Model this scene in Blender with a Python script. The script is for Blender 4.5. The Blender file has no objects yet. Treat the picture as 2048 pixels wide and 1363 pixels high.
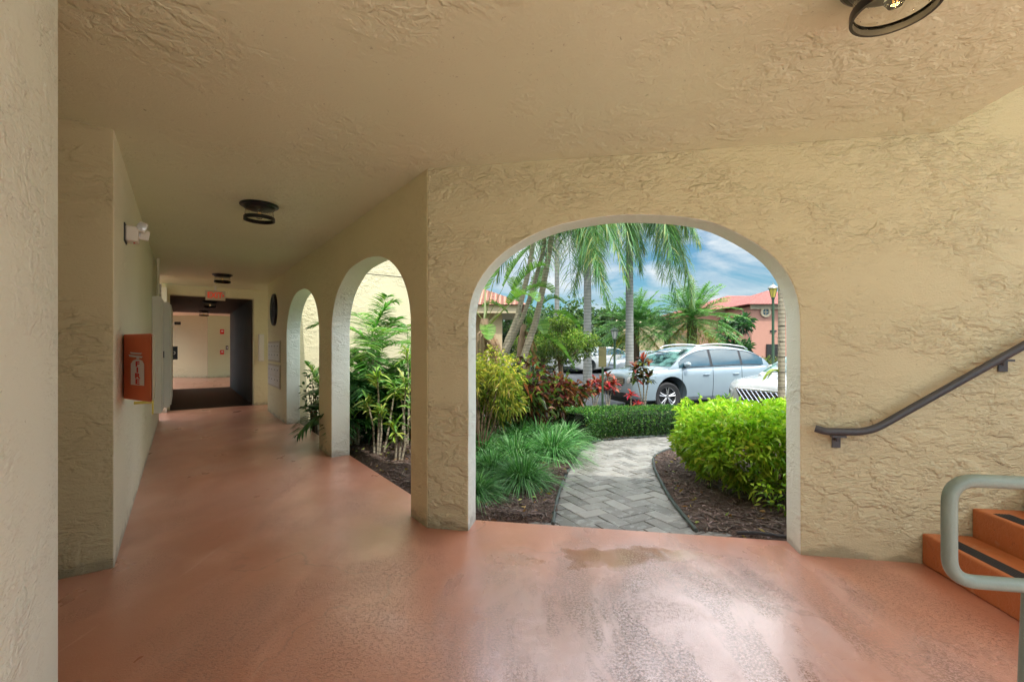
import bpy, bmesh, math, random
import numpy as np
from mathutils import Vector, Matrix, noise as mnoise

random.seed(7); rng = np.random.default_rng(7)
sc = bpy.context.scene
C = sc.collection
F = 910.0; CX = 1024.0; HY = 694.0; EYE = 1.25
CEIL = 2.483
R = math.radians

def P(px, py, Y):            # point at depth Y
    return Vector(((px-CX)/F*Y, Y, EYE-(py-HY)/F*Y))
def G(px, py, z=0.0):        # point on a level plane
    Y = F*(EYE-z)/(py-HY)
    return Vector(((px-CX)/F*Y, Y, z))

# ------------------------------------------------------------------ tagging
def tag(o, label=None, cat=None, group=None, kind=None):
    if label: o['label'] = label
    if cat: o['category'] = cat
    if group: o['group'] = group
    if kind: o['kind'] = kind
    return o
def empty(name, loc=(0,0,0), rz=0, label=None, cat=None, group=None, s=1.0):
    o = bpy.data.objects.new(name, None); C.objects.link(o)
    o.location = loc; o.rotation_euler = (0,0,rz); o.scale = (s,s,s); o.empty_display_size = .1
    return tag(o, label, cat, group)
def link(name, me, mat=None, parent=None):
    o = bpy.data.objects.new(name, me); C.objects.link(o)
    if mat is not None:
        for m in (mat if isinstance(mat,(list,tuple)) else [mat]): me.materials.append(m)
    if parent is not None: o.parent = parent
    return o
def copy_tree(o, parent=None):
    c = o.copy(); C.objects.link(c); c.parent = parent
    for ch in list(o.children): copy_tree(ch, c)
    return c

# ------------------------------------------------------------------ bmesh helper
class B:
    def __init__(s): s.bm = bmesh.new()
    def box(s, c, d, rz=0, bev=0):
        m = Matrix.Translation(c) @ Matrix.Rotation(rz,4,'Z') @ Matrix.Diagonal((d[0],d[1],d[2],1))
        r = bmesh.ops.create_cube(s.bm, size=1, matrix=m)
        if bev:
            es = list({e for v in r['verts'] for e in v.link_edges})
            bmesh.ops.bevel(s.bm, geom=es, offset=bev, segments=2, affect='EDGES', profile=.5)
        return s
    def cyl(s, a, b, r1, r2=None, n=20, cap=True):
        a = Vector(a); b = Vector(b); d = b-a
        q = d.to_track_quat('Z','Y').to_matrix().to_4x4()
        bmesh.ops.create_cone(s.bm, cap_ends=cap, segments=n, radius1=r1, radius2=r1 if r2 is None else r2,
            depth=d.length, matrix=Matrix.Translation((a+b)/2) @ q)
        return s
    def sphere(s, c, r, sc_=(1,1,1), n=16):
        bmesh.ops.create_uvsphere(s.bm, u_segments=n, v_segments=n//2+2, radius=r,
            matrix=Matrix.Translation(c) @ Matrix.Diagonal((*sc_,1)))
        return s
    def tube(s, pts, rad, n=10, cap=True):
        pts = [Vector(p) for p in pts]; N = len(pts)
        rad = rad if hasattr(rad,'__len__') else [rad]*N
        prev = None; rings = []
        up = Vector((0,0,1))
        for i,p in enumerate(pts):
            t = (pts[min(i+1,N-1)]-pts[max(i-1,0)]).normalized()
            if prev is None:
                a = t.cross(up)
                if a.length < .05: a = t.cross(Vector((1,0,0)))
                a.normalize()
            else:
                a = (prev - t*prev.dot(t)).normalized()
            prev = a; b = t.cross(a)
            rings.append([s.bm.verts.new(p+(a*math.cos(k*2*math.pi/n)+b*math.sin(k*2*math.pi/n))*rad[i]) for k in range(n)])
        for i in range(N-1):
            for k in range(n):
                s.bm.faces.new((rings[i][k],rings[i][(k+1)%n],rings[i+1][(k+1)%n],rings[i+1][k]))
        if cap:
            s.bm.faces.new(rings[0][::-1]); s.bm.faces.new(rings[-1])
        return s
    def lathe(s, prof, c=(0,0,0), n=32, axis='Z'):
        rings = []
        for r,z in prof:
            ring = []
            for k in range(n):
                a = 2*math.pi*k/n
                if axis=='Z': v = (c[0]+r*math.cos(a), c[1]+r*math.sin(a), c[2]+z)
                else: v = (c[0]+r*math.cos(a), c[1]+z, c[2]+r*math.sin(a))
                ring.append(s.bm.verts.new(v))
            rings.append(ring)
        for i in range(len(rings)-1):
            for k in range(n):
                s.bm.faces.new((rings[i][k],rings[i][(k+1)%n],rings[i+1][(k+1)%n],rings[i+1][k]))
        return s
    def prism(s, pts, z0, z1):
        a = [s.bm.verts.new((p[0],p[1],z0)) for p in pts]; b = [s.bm.verts.new((p[0],p[1],z1)) for p in pts]
        s.bm.faces.new(a[::-1]); s.bm.faces.new(b)
        for i in range(len(pts)):
            j = (i+1)%len(pts); s.bm.faces.new((a[i],a[j],b[j],b[i]))
        return s
    def face(s, pts):
        s.bm.faces.new([s.bm.verts.new(p) for p in pts]); return s
    def build(s, name, mat=None, parent=None, smooth=False, fix=True, ang=35):
        if fix: bmesh.ops.recalc_face_normals(s.bm, faces=s.bm.faces)
        me = bpy.data.meshes.new(name); s.bm.to_mesh(me); s.bm.free()
        if smooth:
            me.polygons.foreach_set('use_smooth', [True]*len(me.polygons))
            me.set_sharp_from_angle(angle=R(ang))
        return link(name, me, mat, parent)

# ------------------------------------------------------------------ materials
def mat(name):
    m = bpy.data.materials.new(name); m.use_nodes = True
    nt = m.node_tree; return m, nt, nt.nodes, nt.links, nt.nodes['Principled BSDF']
def N(nt, t, **k):
    n = nt.nodes.new(t)
    for a,b in k.items():
        if a in n.inputs: n.inputs[a].default_value = b
        else: setattr(n, a, b)
    return n
def ramp(nt, src, stops, interp='LINEAR'):
    r = nt.nodes.new('ShaderNodeValToRGB'); r.color_ramp.interpolation = interp
    el = r.color_ramp.elements
    while len(el) > 1: el.remove(el[-1])
    for i,(p,c) in enumerate(stops):
        e = el[0] if i==0 else el.new(p)
        e.position = p; e.color = (c,c,c,1) if not hasattr(c,'__len__') else (*c[:3],1)
    nt.links.new(src, r.inputs[0]); return r.outputs[0]
def mixc(nt, fac, a, b, mode='MIX'):
    n = nt.nodes.new('ShaderNodeMix'); n.data_type='RGBA'; n.blend_type=mode
    for s,v in ((n.inputs[0],fac),(n.inputs[6],a),(n.inputs[7],b)):
        if hasattr(v,'links'): nt.links.new(v,s)
        elif hasattr(v,'__len__'): s.default_value=(*v[:3],1)
        else: s.default_value = v
    return n.outputs[2]
def math_(nt, op, a, b=0.0, clamp=False):
    n = nt.nodes.new('ShaderNodeMath'); n.operation=op; n.use_clamp=clamp
    for s,v in zip(n.inputs,(a,b)):
        if hasattr(v,'links'): nt.links.new(v,s)
        else: s.default_value=v
    return n.outputs[0]
def coords(nt, sc3=(1,1,1), kind='Object', rz=0):
    t = nt.nodes.new('ShaderNodeTexCoord'); mp = nt.nodes.new('ShaderNodeMapping')
    mp.inputs['Scale'].default_value = sc3; mp.inputs['Rotation'].default_value=(0,0,rz)
    nt.links.new(t.outputs[kind], mp.inputs[0]); return mp.outputs[0]
def noise(nt, vec, scale, detail=3, dist=0, rough=.5):
    n = N(nt,'ShaderNodeTexNoise'); n.inputs['Scale'].default_value=scale; n.inputs['Detail'].default_value=detail
    n.inputs['Distortion'].default_value=dist; n.inputs['Roughness'].default_value=rough
    nt.links.new(vec, n.inputs['Vector']); return n.outputs['Fac']
def bump(nt, h, dist, strength=1.0, nrm=None):
    b = nt.nodes.new('ShaderNodeBump'); b.inputs['Distance'].default_value=dist; b.inputs['Strength'].default_value=strength
    nt.links.new(h, b.inputs['Height'])
    if nrm is not None: nt.links.new(nrm, b.inputs['Normal'])
    return b.outputs[0]

def plain(name, col, rough=.5, metal=0, var=.12, bumpd=0, vscale=6, coat=0):
    m,nt,nd,lk,p = mat(name)
    v = coords(nt); n = noise(nt, v, vscale, 5)
    c = mixc(nt, n, [x*(1-var) for x in col], [min(1,x*(1+var)) for x in col])
    lk.new(c, p.inputs['Base Color']); p.inputs['Roughness'].default_value=rough; p.inputs['Metallic'].default_value=metal
    p.inputs['Coat Weight'].default_value=coat
    if bumpd: lk.new(bump(nt, noise(nt,v,vscale*12,3), bumpd), p.inputs['Normal'])
    return m

def stucco(name, col, s=7.0, depth=.006, coarse=0.0, dirt=.35, base_dirt=True):
    m,nt,nd,lk,p = mat(name)
    v = coords(nt, (1,1,1.6))
    # skip-trowel: flat drags with torn edges in patches, over a fine sand grain
    a = noise(nt, v, s, 3, .35, .6)
    pl = ramp(nt, a, [(0,0),(.46,0),(.53,.6),(.63,1)])
    vs = coords(nt, (1,1,3.2))
    b = noise(nt, vs, s*2.3, 3, .9, .6)
    pl2 = ramp(nt, b, [(0,0),(.50,0),(.56,.7),(.64,1)])
    msk = ramp(nt, noise(nt, v, 1.2, 3, .2, .6), [(.43-.08*coarse,.03),(.60-.08*coarse,1)])
    h = math_(nt,'ADD', math_(nt,'MULTIPLY', pl, msk), math_(nt,'MULTIPLY', pl2, math_(nt,'ADD',.05,math_(nt,'MULTIPLY',msk,.30))))
    h = math_(nt,'ADD', h, math_(nt,'MULTIPLY', noise(nt, v, 95, 2), .28))
    nick = ramp(nt, b, [(0,1),(.23,.9),(.285,0),(1,0)])
    h = math_(nt,'SUBTRACT', h, nick)
    lk.new(bump(nt, h, depth), p.inputs['Normal'])
    big = noise(nt, coords(nt), .9, 3)
    c = mixc(nt, big, [x*.90 for x in col], [min(1,x*1.06) for x in col])
    spots = ramp(nt, noise(nt, v, s*5, 3, .4, .65), [(0,1),(.27,.9),(.33,0),(1,0)])
    c = mixc(nt, math_(nt,'MULTIPLY', math_(nt,'ADD', spots, nick, True), dirt*.8, True), c, [x*.40 for x in (col[0],col[1]*.92,col[2]*.8)])
    if base_dirt:
        t3 = nd.new('ShaderNodeTexCoord'); sp = nd.new('ShaderNodeSeparateXYZ'); lk.new(t3.outputs['Object'], sp.inputs[0])
        g = math_(nt,'ADD', sp.outputs[2], math_(nt,'MULTIPLY', noise(nt, v, 9, 3), .22))
        g = ramp(nt, g, [(0,1),(.12,1),(.17,.35),(.26,.15),(.6,0)])
        c = mixc(nt, math_(nt,'MULTIPLY', g, .75), c, [x*.40 for x in col])
    lk.new(c, p.inputs['Base Color'])
    p.inputs['Roughness'].default_value=.62; p.inputs['Specular IOR Level'].default_value=.35
    return m

WALLC = (.83,.785,.53)
M = {}
M['stucco']  = stucco('stucco_tan', (.83,.78,.50), 9, .006, .3, .4)
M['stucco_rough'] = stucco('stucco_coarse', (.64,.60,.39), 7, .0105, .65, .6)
M['stucco_fine'] = stucco('stucco_fine', (.90,.87,.70), 9, .005, -.2, .22)  # left corridor wall: light from the arches put into a whiter colour
M['stucco_jamb'] = stucco('stucco_shade', (.55,.50,.31), 6, .008, .5, .3)  # shade put into a darker copy of the stucco for turned-away faces
M['stucco_lit_tone'] = stucco('stucco_lit_tone', (.86,.93,.86), 8, .006, .3, .5)  # near pier and arch jambs: garden light put into the colour
M['stucco_sun'] = stucco('stucco_sunlit', (.66,.61,.42), 9, .006, .2, .1)
M['stucco_dark'] = stucco('stucco_passage_shade', (.07,.05,.03), 6, .012, .8, .8)  # passage walls and ceiling: its lack of light put into the colour

# painted concrete floor
def floor_mat():
    m,nt,nd,lk,p = mat('painted_concrete')
    v = coords(nt); vs = coords(nt,(1,.55,1),rz=R(35))
    big = noise(nt, v, .8, 5, .6)
    c = mixc(nt, ramp(nt,big,[(.3,0),(.7,1)]), (.51,.18,.095), (.58,.25,.175))
    c = mixc(nt, ramp(nt,noise(nt,vs,2.6,5,.5),[(.45,0),(.7,.75)]), c, (.70,.33,.23))
    # worn sandy patches
    pm = ramp(nt, noise(nt, vs, 1.5, 4, .5, .6), [(.48,0),(.68,1)])
    sand = noise(nt, v, 130, 3, .3, .7); sand2 = noise(nt, v, 60, 5, .2, .75)
    speck = math_(nt,'MULTIPLY', ramp(nt, sand2, [(0,1),(.40,1),(.47,0)]), pm)
    c = mixc(nt, math_(nt,'MULTIPLY',speck,.35), c, (.24,.08,.045))
    # wet film just inside the arch
    t = nd.new('ShaderNodeTexCoord'); mp = nd.new('ShaderNodeMapping'); mp.vector_type='POINT'
    mp.inputs['Location'].default_value=(-.62,-2.72,0); mp.inputs['Scale'].default_value=(1,1,1)
    lk.new(t.outputs['Object'], mp.inputs[0])
    mp2 = nd.new('ShaderNodeMapping'); mp2.inputs['Scale'].default_value=(1.6,5.2,1); lk.new(mp.outputs[0], mp2.inputs[0])
    ln = nd.new('ShaderNodeVectorMath'); ln.operation='LENGTH'; lk.new(mp2.outputs[0], ln.inputs[0])
    pud = math_(nt,'ADD', ln.outputs['Value'], math_(nt,'MULTIPLY', math_(nt,'SUBTRACT',noise(nt,v,4.2,4,.3),.5), 2.2))
    pudm = ramp(nt, pud, [(.0,1),(.50,.9),(.72,0)])
    c = mixc(nt, math_(nt,'MULTIPLY',pudm,.75), c, (.40,.15,.055))
    # wider wet zone; pale sky sheen is painted into its colour
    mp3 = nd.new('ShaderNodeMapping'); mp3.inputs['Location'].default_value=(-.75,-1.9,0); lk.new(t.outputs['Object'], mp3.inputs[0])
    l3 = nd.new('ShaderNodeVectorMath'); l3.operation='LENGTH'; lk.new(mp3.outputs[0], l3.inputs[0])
    wet_sheen = math_(nt,'ADD', l3.outputs['Value'], math_(nt,'MULTIPLY', math_(nt,'SUBTRACT',noise(nt,vs,2.2,5,.8),.5), 1.6))
    wet_sheenm = ramp(nt, math_(nt,'MULTIPLY',wet_sheen,.5), [(.2,1),(.65,0)])
    c = mixc(nt, math_(nt,'MULTIPLY',wet_sheenm,.72), c, (.70,.52,.55))
    darkst = math_(nt,'MULTIPLY', ramp(nt, noise(nt, coords(nt,(1,.30,1),rz=R(-8)), 3.4, 5, .6, .62), [(.455,0),(.53,1)]), wet_sheenm)
    c = mixc(nt, math_(nt,'MULTIPLY',math_(nt,'MULTIPLY',darkst,ramp(nt,noise(nt,v,85,5,.2,.75),[(.44,0),(.54,1)])),1.0), c, (.24,.10,.075))
    # hairline cracks and a few scuffs
    wv=nd.new('ShaderNodeVectorMath'); wv.operation='ADD'; nz=nd.new('ShaderNodeTexNoise'); nz.inputs['Scale'].default_value=1.8; nz.inputs['Detail'].default_value=5; lk.new(v,nz.inputs['Vector'])
    lk.new(v,wv.inputs[0]); lk.new(nz.outputs['Color'],wv.inputs[1])
    vo=nd.new('ShaderNodeTexVoronoi'); vo.feature='DISTANCE_TO_EDGE'; vo.inputs['Scale'].default_value=.55; lk.new(wv.outputs[0],vo.inputs['Vector'])
    crk=math_(nt,'MULTIPLY', ramp(nt,vo.outputs['Distance'],[(0,1),(.0022,.8),(.005,0)]), ramp(nt,noise(nt,v,1.1,2),[(.46,0),(.56,1)]))
    c = mixc(nt, math_(nt,'MULTIPLY',crk,.35), c, (.12,.045,.03))
    scf = ramp(nt, noise(nt, coords(nt,(1,.12,1),rz=R(60)), 9, 4, .3, .7), [(.62,0),(.70,.5)])
    c = mixc(nt, scf, c, (.72,.42,.33))
    lk.new(c, p.inputs['Base Color'])
    rg = math_(nt,'ADD', .40, math_(nt,'MULTIPLY', math_(nt,'SUBTRACT', noise(nt,vs,3,5),.5), .35))
    rg = math_(nt,'SUBTRACT', rg, math_(nt,'MULTIPLY',wet_sheenm,.16))
    rg = math_(nt,'MULTIPLY', rg, math_(nt,'SUBTRACT',1,math_(nt,'MULTIPLY',pudm,.85)))
    lk.new(rg, p.inputs['Roughness'])
    p.inputs['Coat Weight'].default_value=1; p.inputs['Coat IOR'].default_value=2.0
    lk.new(math_(nt,'MULTIPLY',rg,.8), p.inputs['Coat Roughness'])
    h = math_(nt,'MULTIPLY', sand, math_(nt,'ADD',.25,math_(nt,'MULTIPLY',pm,1.0)))
    h = math_(nt,'SUBTRACT', h, math_(nt,'MULTIPLY',speck,.6))
    h = math_(nt,'ADD', h, math_(nt,'MULTIPLY', noise(nt,v,6,4), 1.0))
    b = nd.new('ShaderNodeBump'); b.inputs['Distance'].default_value=.006
    lk.new(math_(nt,'SUBTRACT',.9,math_(nt,'MULTIPLY',pudm,.85)), b.inputs['Strength'])
    lk.new(h,b.inputs['Height']); lk.new(b.outputs[0], p.inputs['Normal'])
    b2 = nd.new('ShaderNodeBump'); b2.inputs['Distance'].default_value=.003; b2.inputs['Strength'].default_value=.4
    lk.new(h,b2.inputs['Height']); lk.new(b2.outputs[0], p.inputs['Coat Normal'])
    return m
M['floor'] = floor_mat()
M['passshade'] = plain('passage_floor_shade', (.022,.012,.009), .6, 0, .5, .004, 4)
def stair_m():
    m,nt,nd,lk,p=mat('stair_paint'); v=coords(nt); n=noise(nt,v,4,5,.5); k=noise(nt,v,26,5,.6,.7)
    c=mixc(nt,n,(.40,.115,.035),(.62,.22,.08)); c=mixc(nt,ramp(nt,k,[(0,1),(.30,.9),(.36,0)]),c,(.10,.05,.03)); c=mixc(nt,ramp(nt,noise(nt,v,9,5,.8,.65),[(.60,0),(.70,.6)]),c,(.55,.33,.22))
    lk.new(c,p.inputs['Base Color']); lk.new(ramp(nt,n,[(.3,.35),(.7,.6)]),p.inputs['Roughness']); lk.new(bump(nt,k,.006),p.inputs['Normal']); return m
M['stair'] = stair_m()
M['strip'] = plain('grip_strip', (.035,.037,.04), .7)
M['black'] = plain('black_metal', (.012,.012,.013), .32, .3)
M['rail']  = plain('rail_dark', (.06,.065,.075), .38, .0, .12, .001, 9)
M['railg'] = plain('rail_green', (.20,.27,.24), .38, 0, .18, .0012, 9)
M['red'] = plain('cabinet_red', (.66,.14,.045), .42)
M['white'] = plain('white_paint', (.72,.71,.66), .4, 0, .06)
M['cream'] = plain('cream_metal', (.82,.80,.72), .42, 0, .08)
M['beige'] = plain('beige_metal', (.52,.49,.36), .45, 0, .08)
M['redink'] = plain('red_ink', (.62,.03,.02), .5)
M['darkgap'] = plain('dark_gap', (.02,.02,.02), .8)
M['yellow'] = plain('yellow_plastic', (.65,.52,.10), .4)
M['chrome'] = plain('chrome', (.75,.76,.78), .12, 1, .03)
M['rubber'] = plain('rubber', (.022,.023,.026), .75, 0, .2, .002, 9)
M['trim'] = plain('trim_dark', (.03,.034,.04), .55)
M['greenpost'] = plain('green_post', (.035,.08,.04), .5)
M['signface'] = plain('sign_back', (.13,.12,.05), .5)
M['edging'] = plain('edging', (.045,.06,.055), .45)
M['rim'] = plain('rim_alloy', (.55,.57,.6), .25, .8, .05)

def glass(name, col=(1,1,1), rough=.02, seed=False):
    m,nt,nd,lk,p = mat(name)
    p.inputs['Base Color'].default_value=(*col,1); p.inputs['Transmission Weight'].default_value=1
    p.inputs['Roughness'].default_value=rough; p.inputs['IOR'].default_value=1.15
    v = coords(nt)
    if seed:
        vo = nd.new('ShaderNodeTexVoronoi'); vo.inputs['Scale'].default_value=55; lk.new(v, vo.inputs[0])
        lk.new(bump(nt, ramp(nt, vo.outputs['Distance'],[(.0,1),(.25,0)]), .004), p.inputs['Normal'])
    else:
        lk.new(bump(nt, noise(nt,v,3,2), .0004), p.inputs['Normal'])
    return m
M['seedglass'] = glass('seeded_glass', (.95,.95,.9), .03, True)
def carglass(name, col):
    m,nt,nd,lk,p = mat(name)
    c = mixc(nt, noise(nt,coords(nt),2,2), col, [x*1.4 for x in col])
    lk.new(c,p.inputs['Base Color']); p.inputs['Roughness'].default_value=.04; p.inputs['IOR'].default_value=1.9
    p.inputs['Coat Weight'].default_value=.6
    return m
M['carglass'] = carglass('car_glass', (.03,.075,.10))
M['windglass'] = carglass('windscreen_glass', (.04,.10,.10))
_n=M['windglass'].node_tree; _p=_n.nodes['Principled BSDF']
_n.links.new(mixc(_n,ramp(_n,noise(_n,coords(_n,(1,1,2)),3.2,3,.4),[(.42,0),(.60,1)]),(.015,.035,.04),(.14,.30,.28)),_p.inputs['Base Color'])
def carpaint(name, col):
    m,nt,nd,lk,p = mat(name)
    c = mixc(nt, noise(nt,coords(nt),1.5,3), [x*.94 for x in col], [min(1,x*1.05) for x in col])
    lk.new(c,p.inputs['Base Color']); p.inputs['Roughness'].default_value=.32; p.inputs['Metallic'].default_value=.15
    p.inputs['Coat Weight'].default_value=1; p.inputs['Coat Roughness'].default_value=.04
    return m
M['pearl'] = carpaint('paint_pearl', (.31,.40,.46)); M['whitecar']=carpaint('paint_white',(.46,.49,.50)); M['silver']=carpaint('paint_silver',(.36,.42,.48))
M['lens'] = plain('lamp_lens', (.62,.66,.70), .08, .2, .25, 0, 30)
M['bulb'] = None
def emis(name, col, st):
    m,nt,nd,lk,p = mat(name); c = mixc(nt, noise(nt,coords(nt),20,2), col, [x*.8 for x in col])
    lk.new(c,p.inputs['Base Color']); lk.new(c,p.inputs['Emission Color']); p.inputs['Emission Strength'].default_value=st; return m
M['filament'] = emis('filament', (1,.5,.12), .8)
M['signcream'] = plain('sign_cream', (.55,.50,.36), .4)
M['signred'] = emis('sign_red', (.8,.08,.04), .35)

def leafmat(name, rough=.42, trans=.35):
    m,nt,nd,lk,p = mat(name)
    a = nd.new('ShaderNodeVertexColor'); a.layer_name='Col'
    v = coords(nt); n = noise(nt, v, 2.2, 3)
    hs = nd.new('ShaderNodeHueSaturation'); lk.new(a.outputs[0], hs.inputs['Color'])
    lk.new(math_(nt,'ADD', .66, math_(nt,'MULTIPLY',n,.68)), hs.inputs['Value'])
    hs.inputs['Saturation'].default_value=1.0
    lk.new(hs.outputs[0], p.inputs['Base Color']); p.inputs['Roughness'].default_value=rough
    tr = nd.new('ShaderNodeBsdfTranslucent'); lk.new(mixc(nt,1.0,hs.outputs[0],(1.0,1.15,.6),'MULTIPLY'), tr.inputs['Color'])
    mx = nd.new('ShaderNodeMixShader'); mx.inputs[0].default_value=trans
    lk.new(p.outputs[0],mx.inputs[1]); lk.new(tr.outputs[0],mx.inputs[2])
    lk.new(mx.outputs[0], nd['Material Output'].inputs['Surface'])
    return m
M['leaf'] = leafmat('leaf'); M['leaf_gloss'] = leafmat('leaf_glossy', .3, .3)
def bark(name, a, b, rings=0, scale=8, rk=.45):
    m,nt,nd,lk,p = mat(name)
    v = coords(nt,(1,1,.5)); n = noise(nt,v,scale,5,.5)
    c = mixc(nt, n, a, b); h = noise(nt,v,scale*3,4)
    if rings:
        w = nd.new('ShaderNodeTexWave'); w.wave_type='BANDS'; w.bands_direction='Z'
        w.inputs['Scale'].default_value=rings; w.inputs['Distortion'].default_value=2.0; w.inputs['Detail'].default_value=2; w.inputs['Detail Scale'].default_value=.6
        lk.new(coords(nt), w.inputs[0])
        rr = ramp(nt,w.outputs['Fac'],[(0,0),(.12,1)])
        c = mixc(nt, rr, [x*rk for x in a], c); h = math_(nt,'ADD',h,math_(nt,'MULTIPLY',rr,.8))
    lk.new(c,p.inputs['Base Color']); p.inputs['Roughness'].default_value=.85
    lk.new(bump(nt,h,.01),p.inputs['Normal']); return m
M['royal'] = bark('bark_royal', (.24,.25,.23),(.38,.39,.36), 2.6, 4, .72)
M['cane'] = bark('bark_cane', (.26,.23,.17),(.42,.38,.29), 5.5, 8, .62)
M['bark'] = bark('bark_brown', (.09,.06,.035),(.20,.14,.09), 0)

# ------------------------------------------------------------------ vegetation accumulators
class Veg:
    def __init__(s): s.v=[]; s.f=[]; s.c=[]; s.n=0
    def add(s, V, Fc, Cc):
        s.v.append(V); s.f.append(Fc+s.n); s.c.append(Cc); s.n += len(V)
    def leaves(s, p, d, L, W, col, droop=.15):
        """one folded diamond per leaf; p,d (n,3); L,W (n,); col (n,3)"""
        n=len(p); d=d/np.maximum(np.linalg.norm(d,axis=1,keepdims=True),1e-6)
        r=rng.normal(size=(n,3)); r[:,2]*=.5
        side=np.cross(d,r); side/=np.maximum(np.linalg.norm(side,axis=1,keepdims=True),1e-6)
        nr=np.cross(side,d)
        L=np.broadcast_to(L,(n,)); W=np.broadcast_to(W,(n,))
        mid=p+d*(L*.45)[:,None]
        tip=p+d*L[:,None]; tip[:,2]-=L*droop
        a=mid+side*(W*.5)[:,None]+nr*(W*.14)[:,None]; b=mid-side*(W*.5)[:,None]+nr*(W*.14)[:,None]
        V=np.stack([p,a,tip,b],1).reshape(-1,3)
        i=np.arange(n)[:,None]*4
        Fc=np.concatenate([np.concatenate([i,i+1,i+2,i+2],1),np.concatenate([i,i+2,i+3,i+3],1)])
        s.add(V,Fc,np.repeat(col,4,0))
    def straps(s, p, d, L, W, col, g=.5, k=4, tipcol=None, side=None, prof=None):
        n=len(p); d=d/np.maximum(np.linalg.norm(d,axis=1,keepdims=True),1e-6)
        L=np.broadcast_to(L,(n,)); W=np.broadcast_to(W,(n,)); g=np.broadcast_to(g,(n,))
        if side is None:
            up=np.array([0,0,1.])+rng.normal(size=(n,3))*.25
            side=np.cross(d,up); side/=np.maximum(np.linalg.norm(side,axis=1,keepdims=True),1e-6)
        t=np.linspace(0,1,k+1)
        if prof is None: prof=np.minimum(1,.45+2.2*t)*(1-t**2.2)+.02
        V=[];Cc=[]
        for j,tt in enumerate(t):
            c=p+d*(L*tt)[:,None]; c[:,2]-=g*L*tt*tt
            # keep length roughly by pulling in when drooping
            w=(W*prof[j]*.5)[:,None]
            V+= [c+side*w, c-side*w]
            cc=col if tipcol is None else col*(1-tt)+tipcol*tt
            Cc+=[cc,cc]
        V=np.stack(V,1).reshape(-1,3); Cc=np.stack(Cc,1).reshape(-1,3)
        m=2*(k+1); i=np.arange(n)[:,None]*m; Fs=[]
        for j in range(k): Fs.append(np.concatenate([i+2*j,i+2*j+1,i+2*j+3,i+2*j+2],1))
        s.add(V,np.concatenate(Fs),Cc)
    def build(s,name,material,parent=None,smooth=False):
        V=np.concatenate(s.v); Fc=np.concatenate(s.f); Cc=np.concatenate(s.c)
        faces=[tuple(f) if f[2]!=f[3] else tuple(f[:3]) for f in Fc.tolist()]
        me=bpy.data.meshes.new(name); me.from_pydata(V.tolist(),[],faces)
        at=me.color_attributes.new('Col','FLOAT_COLOR','POINT')
        cc=np.ones((len(V),4),dtype=np.float32); cc[:,:3]=np.clip(Cc,0,1); at.data.foreach_set('color',cc.ravel())
        me.update(); return link(name,me,material,parent)

def rcol(n, pal, jit=.15, w=None):
    pal=np.array(pal,float); k=rng.choice(len(pal),n,p=w)
    return pal[k]*(1+rng.uniform(-jit,jit,(n,1)))*(1+rng.uniform(-jit*.4,jit*.4,(n,3)))
def rdir(n, up=.3, spread=1.0):
    d=rng.normal(size=(n,3))*spread; d[:,2]=np.abs(d[:,2])*.6+up; return d/np.linalg.norm(d,axis=1,keepdims=True)

GREEN=[(.045,.13,.02),(.07,.19,.025),(.03,.09,.02)]
LIME=[(.42,.62,.05),(.32,.56,.04),(.56,.66,.08),(.18,.38,.03)]
BLUEG=[(.03,.11,.045),(.05,.16,.06),(.08,.20,.09)]
CROTON=[(.09,.03,.02),(.17,.035,.03),(.26,.09,.03),(.08,.16,.03),(.24,.30,.04),(.05,.03,.025)]
REDC=[(.45,.03,.05),(.55,.10,.06),(.25,.02,.03),(.12,.10,.03),(.60,.18,.10)]

# ------------------------------------------------------------------ building geometry
d = Vector((-.588,.809,0)); nn = Vector((.809,.588,0))          # corridor direction / its normal
Cn = Vector((-.585,3.15,0)); Ln = Vector((-2.261,2.585,0))
w_ = Vector((math.cos(R(9.9)),-math.sin(R(9.9)),0)); wn = Vector((math.sin(R(9.9)),math.cos(R(9.9)),0))
TOP = 3.1

def arch_curve(a, b, zs, zt, n=26, seed=0, e=2.0):
    c=(a+b)/2; h=(b-a)/2; pts=[]
    for i in range(n+1):
        th=math.pi*i/n
        cs,sn=math.cos(th),math.sin(th)
        x=c-h*math.copysign(abs(cs)**(2/e),cs); z=zs+(zt-zs)*abs(sn)**(2/e)
        j=mnoise.noise(Vector((x*3+seed,z*3,0)))*.008
        pts.append((x+j*.5,z+j))
    return pts
def wall_outline(s0,s1,arches,top):
    """outline in (s,z) of a wall with arched openings down to the floor"""
    o=[(s0,-.3)]
    for k,(a,b,zs,zt,e) in enumerate(arches):
        o.append((a,-.3)); 
        for q in range(1,8): o.append((a+mnoise.noise(Vector((q*1.3,k,5)))*.005, -.3+(zs+.3)*q/8))
        o+=arch_curve(a,b,zs,zt,34,k*7,e)
        for q in range(7,0,-1): o.append((b+mnoise.noise(Vector((q*1.7,k,9)))*.005, -.3+(zs+.3)*q/8))
        o.append((b,-.3))
    o+= [(s1,-.3),(s1,top),(s0,top)]
    return o
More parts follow.
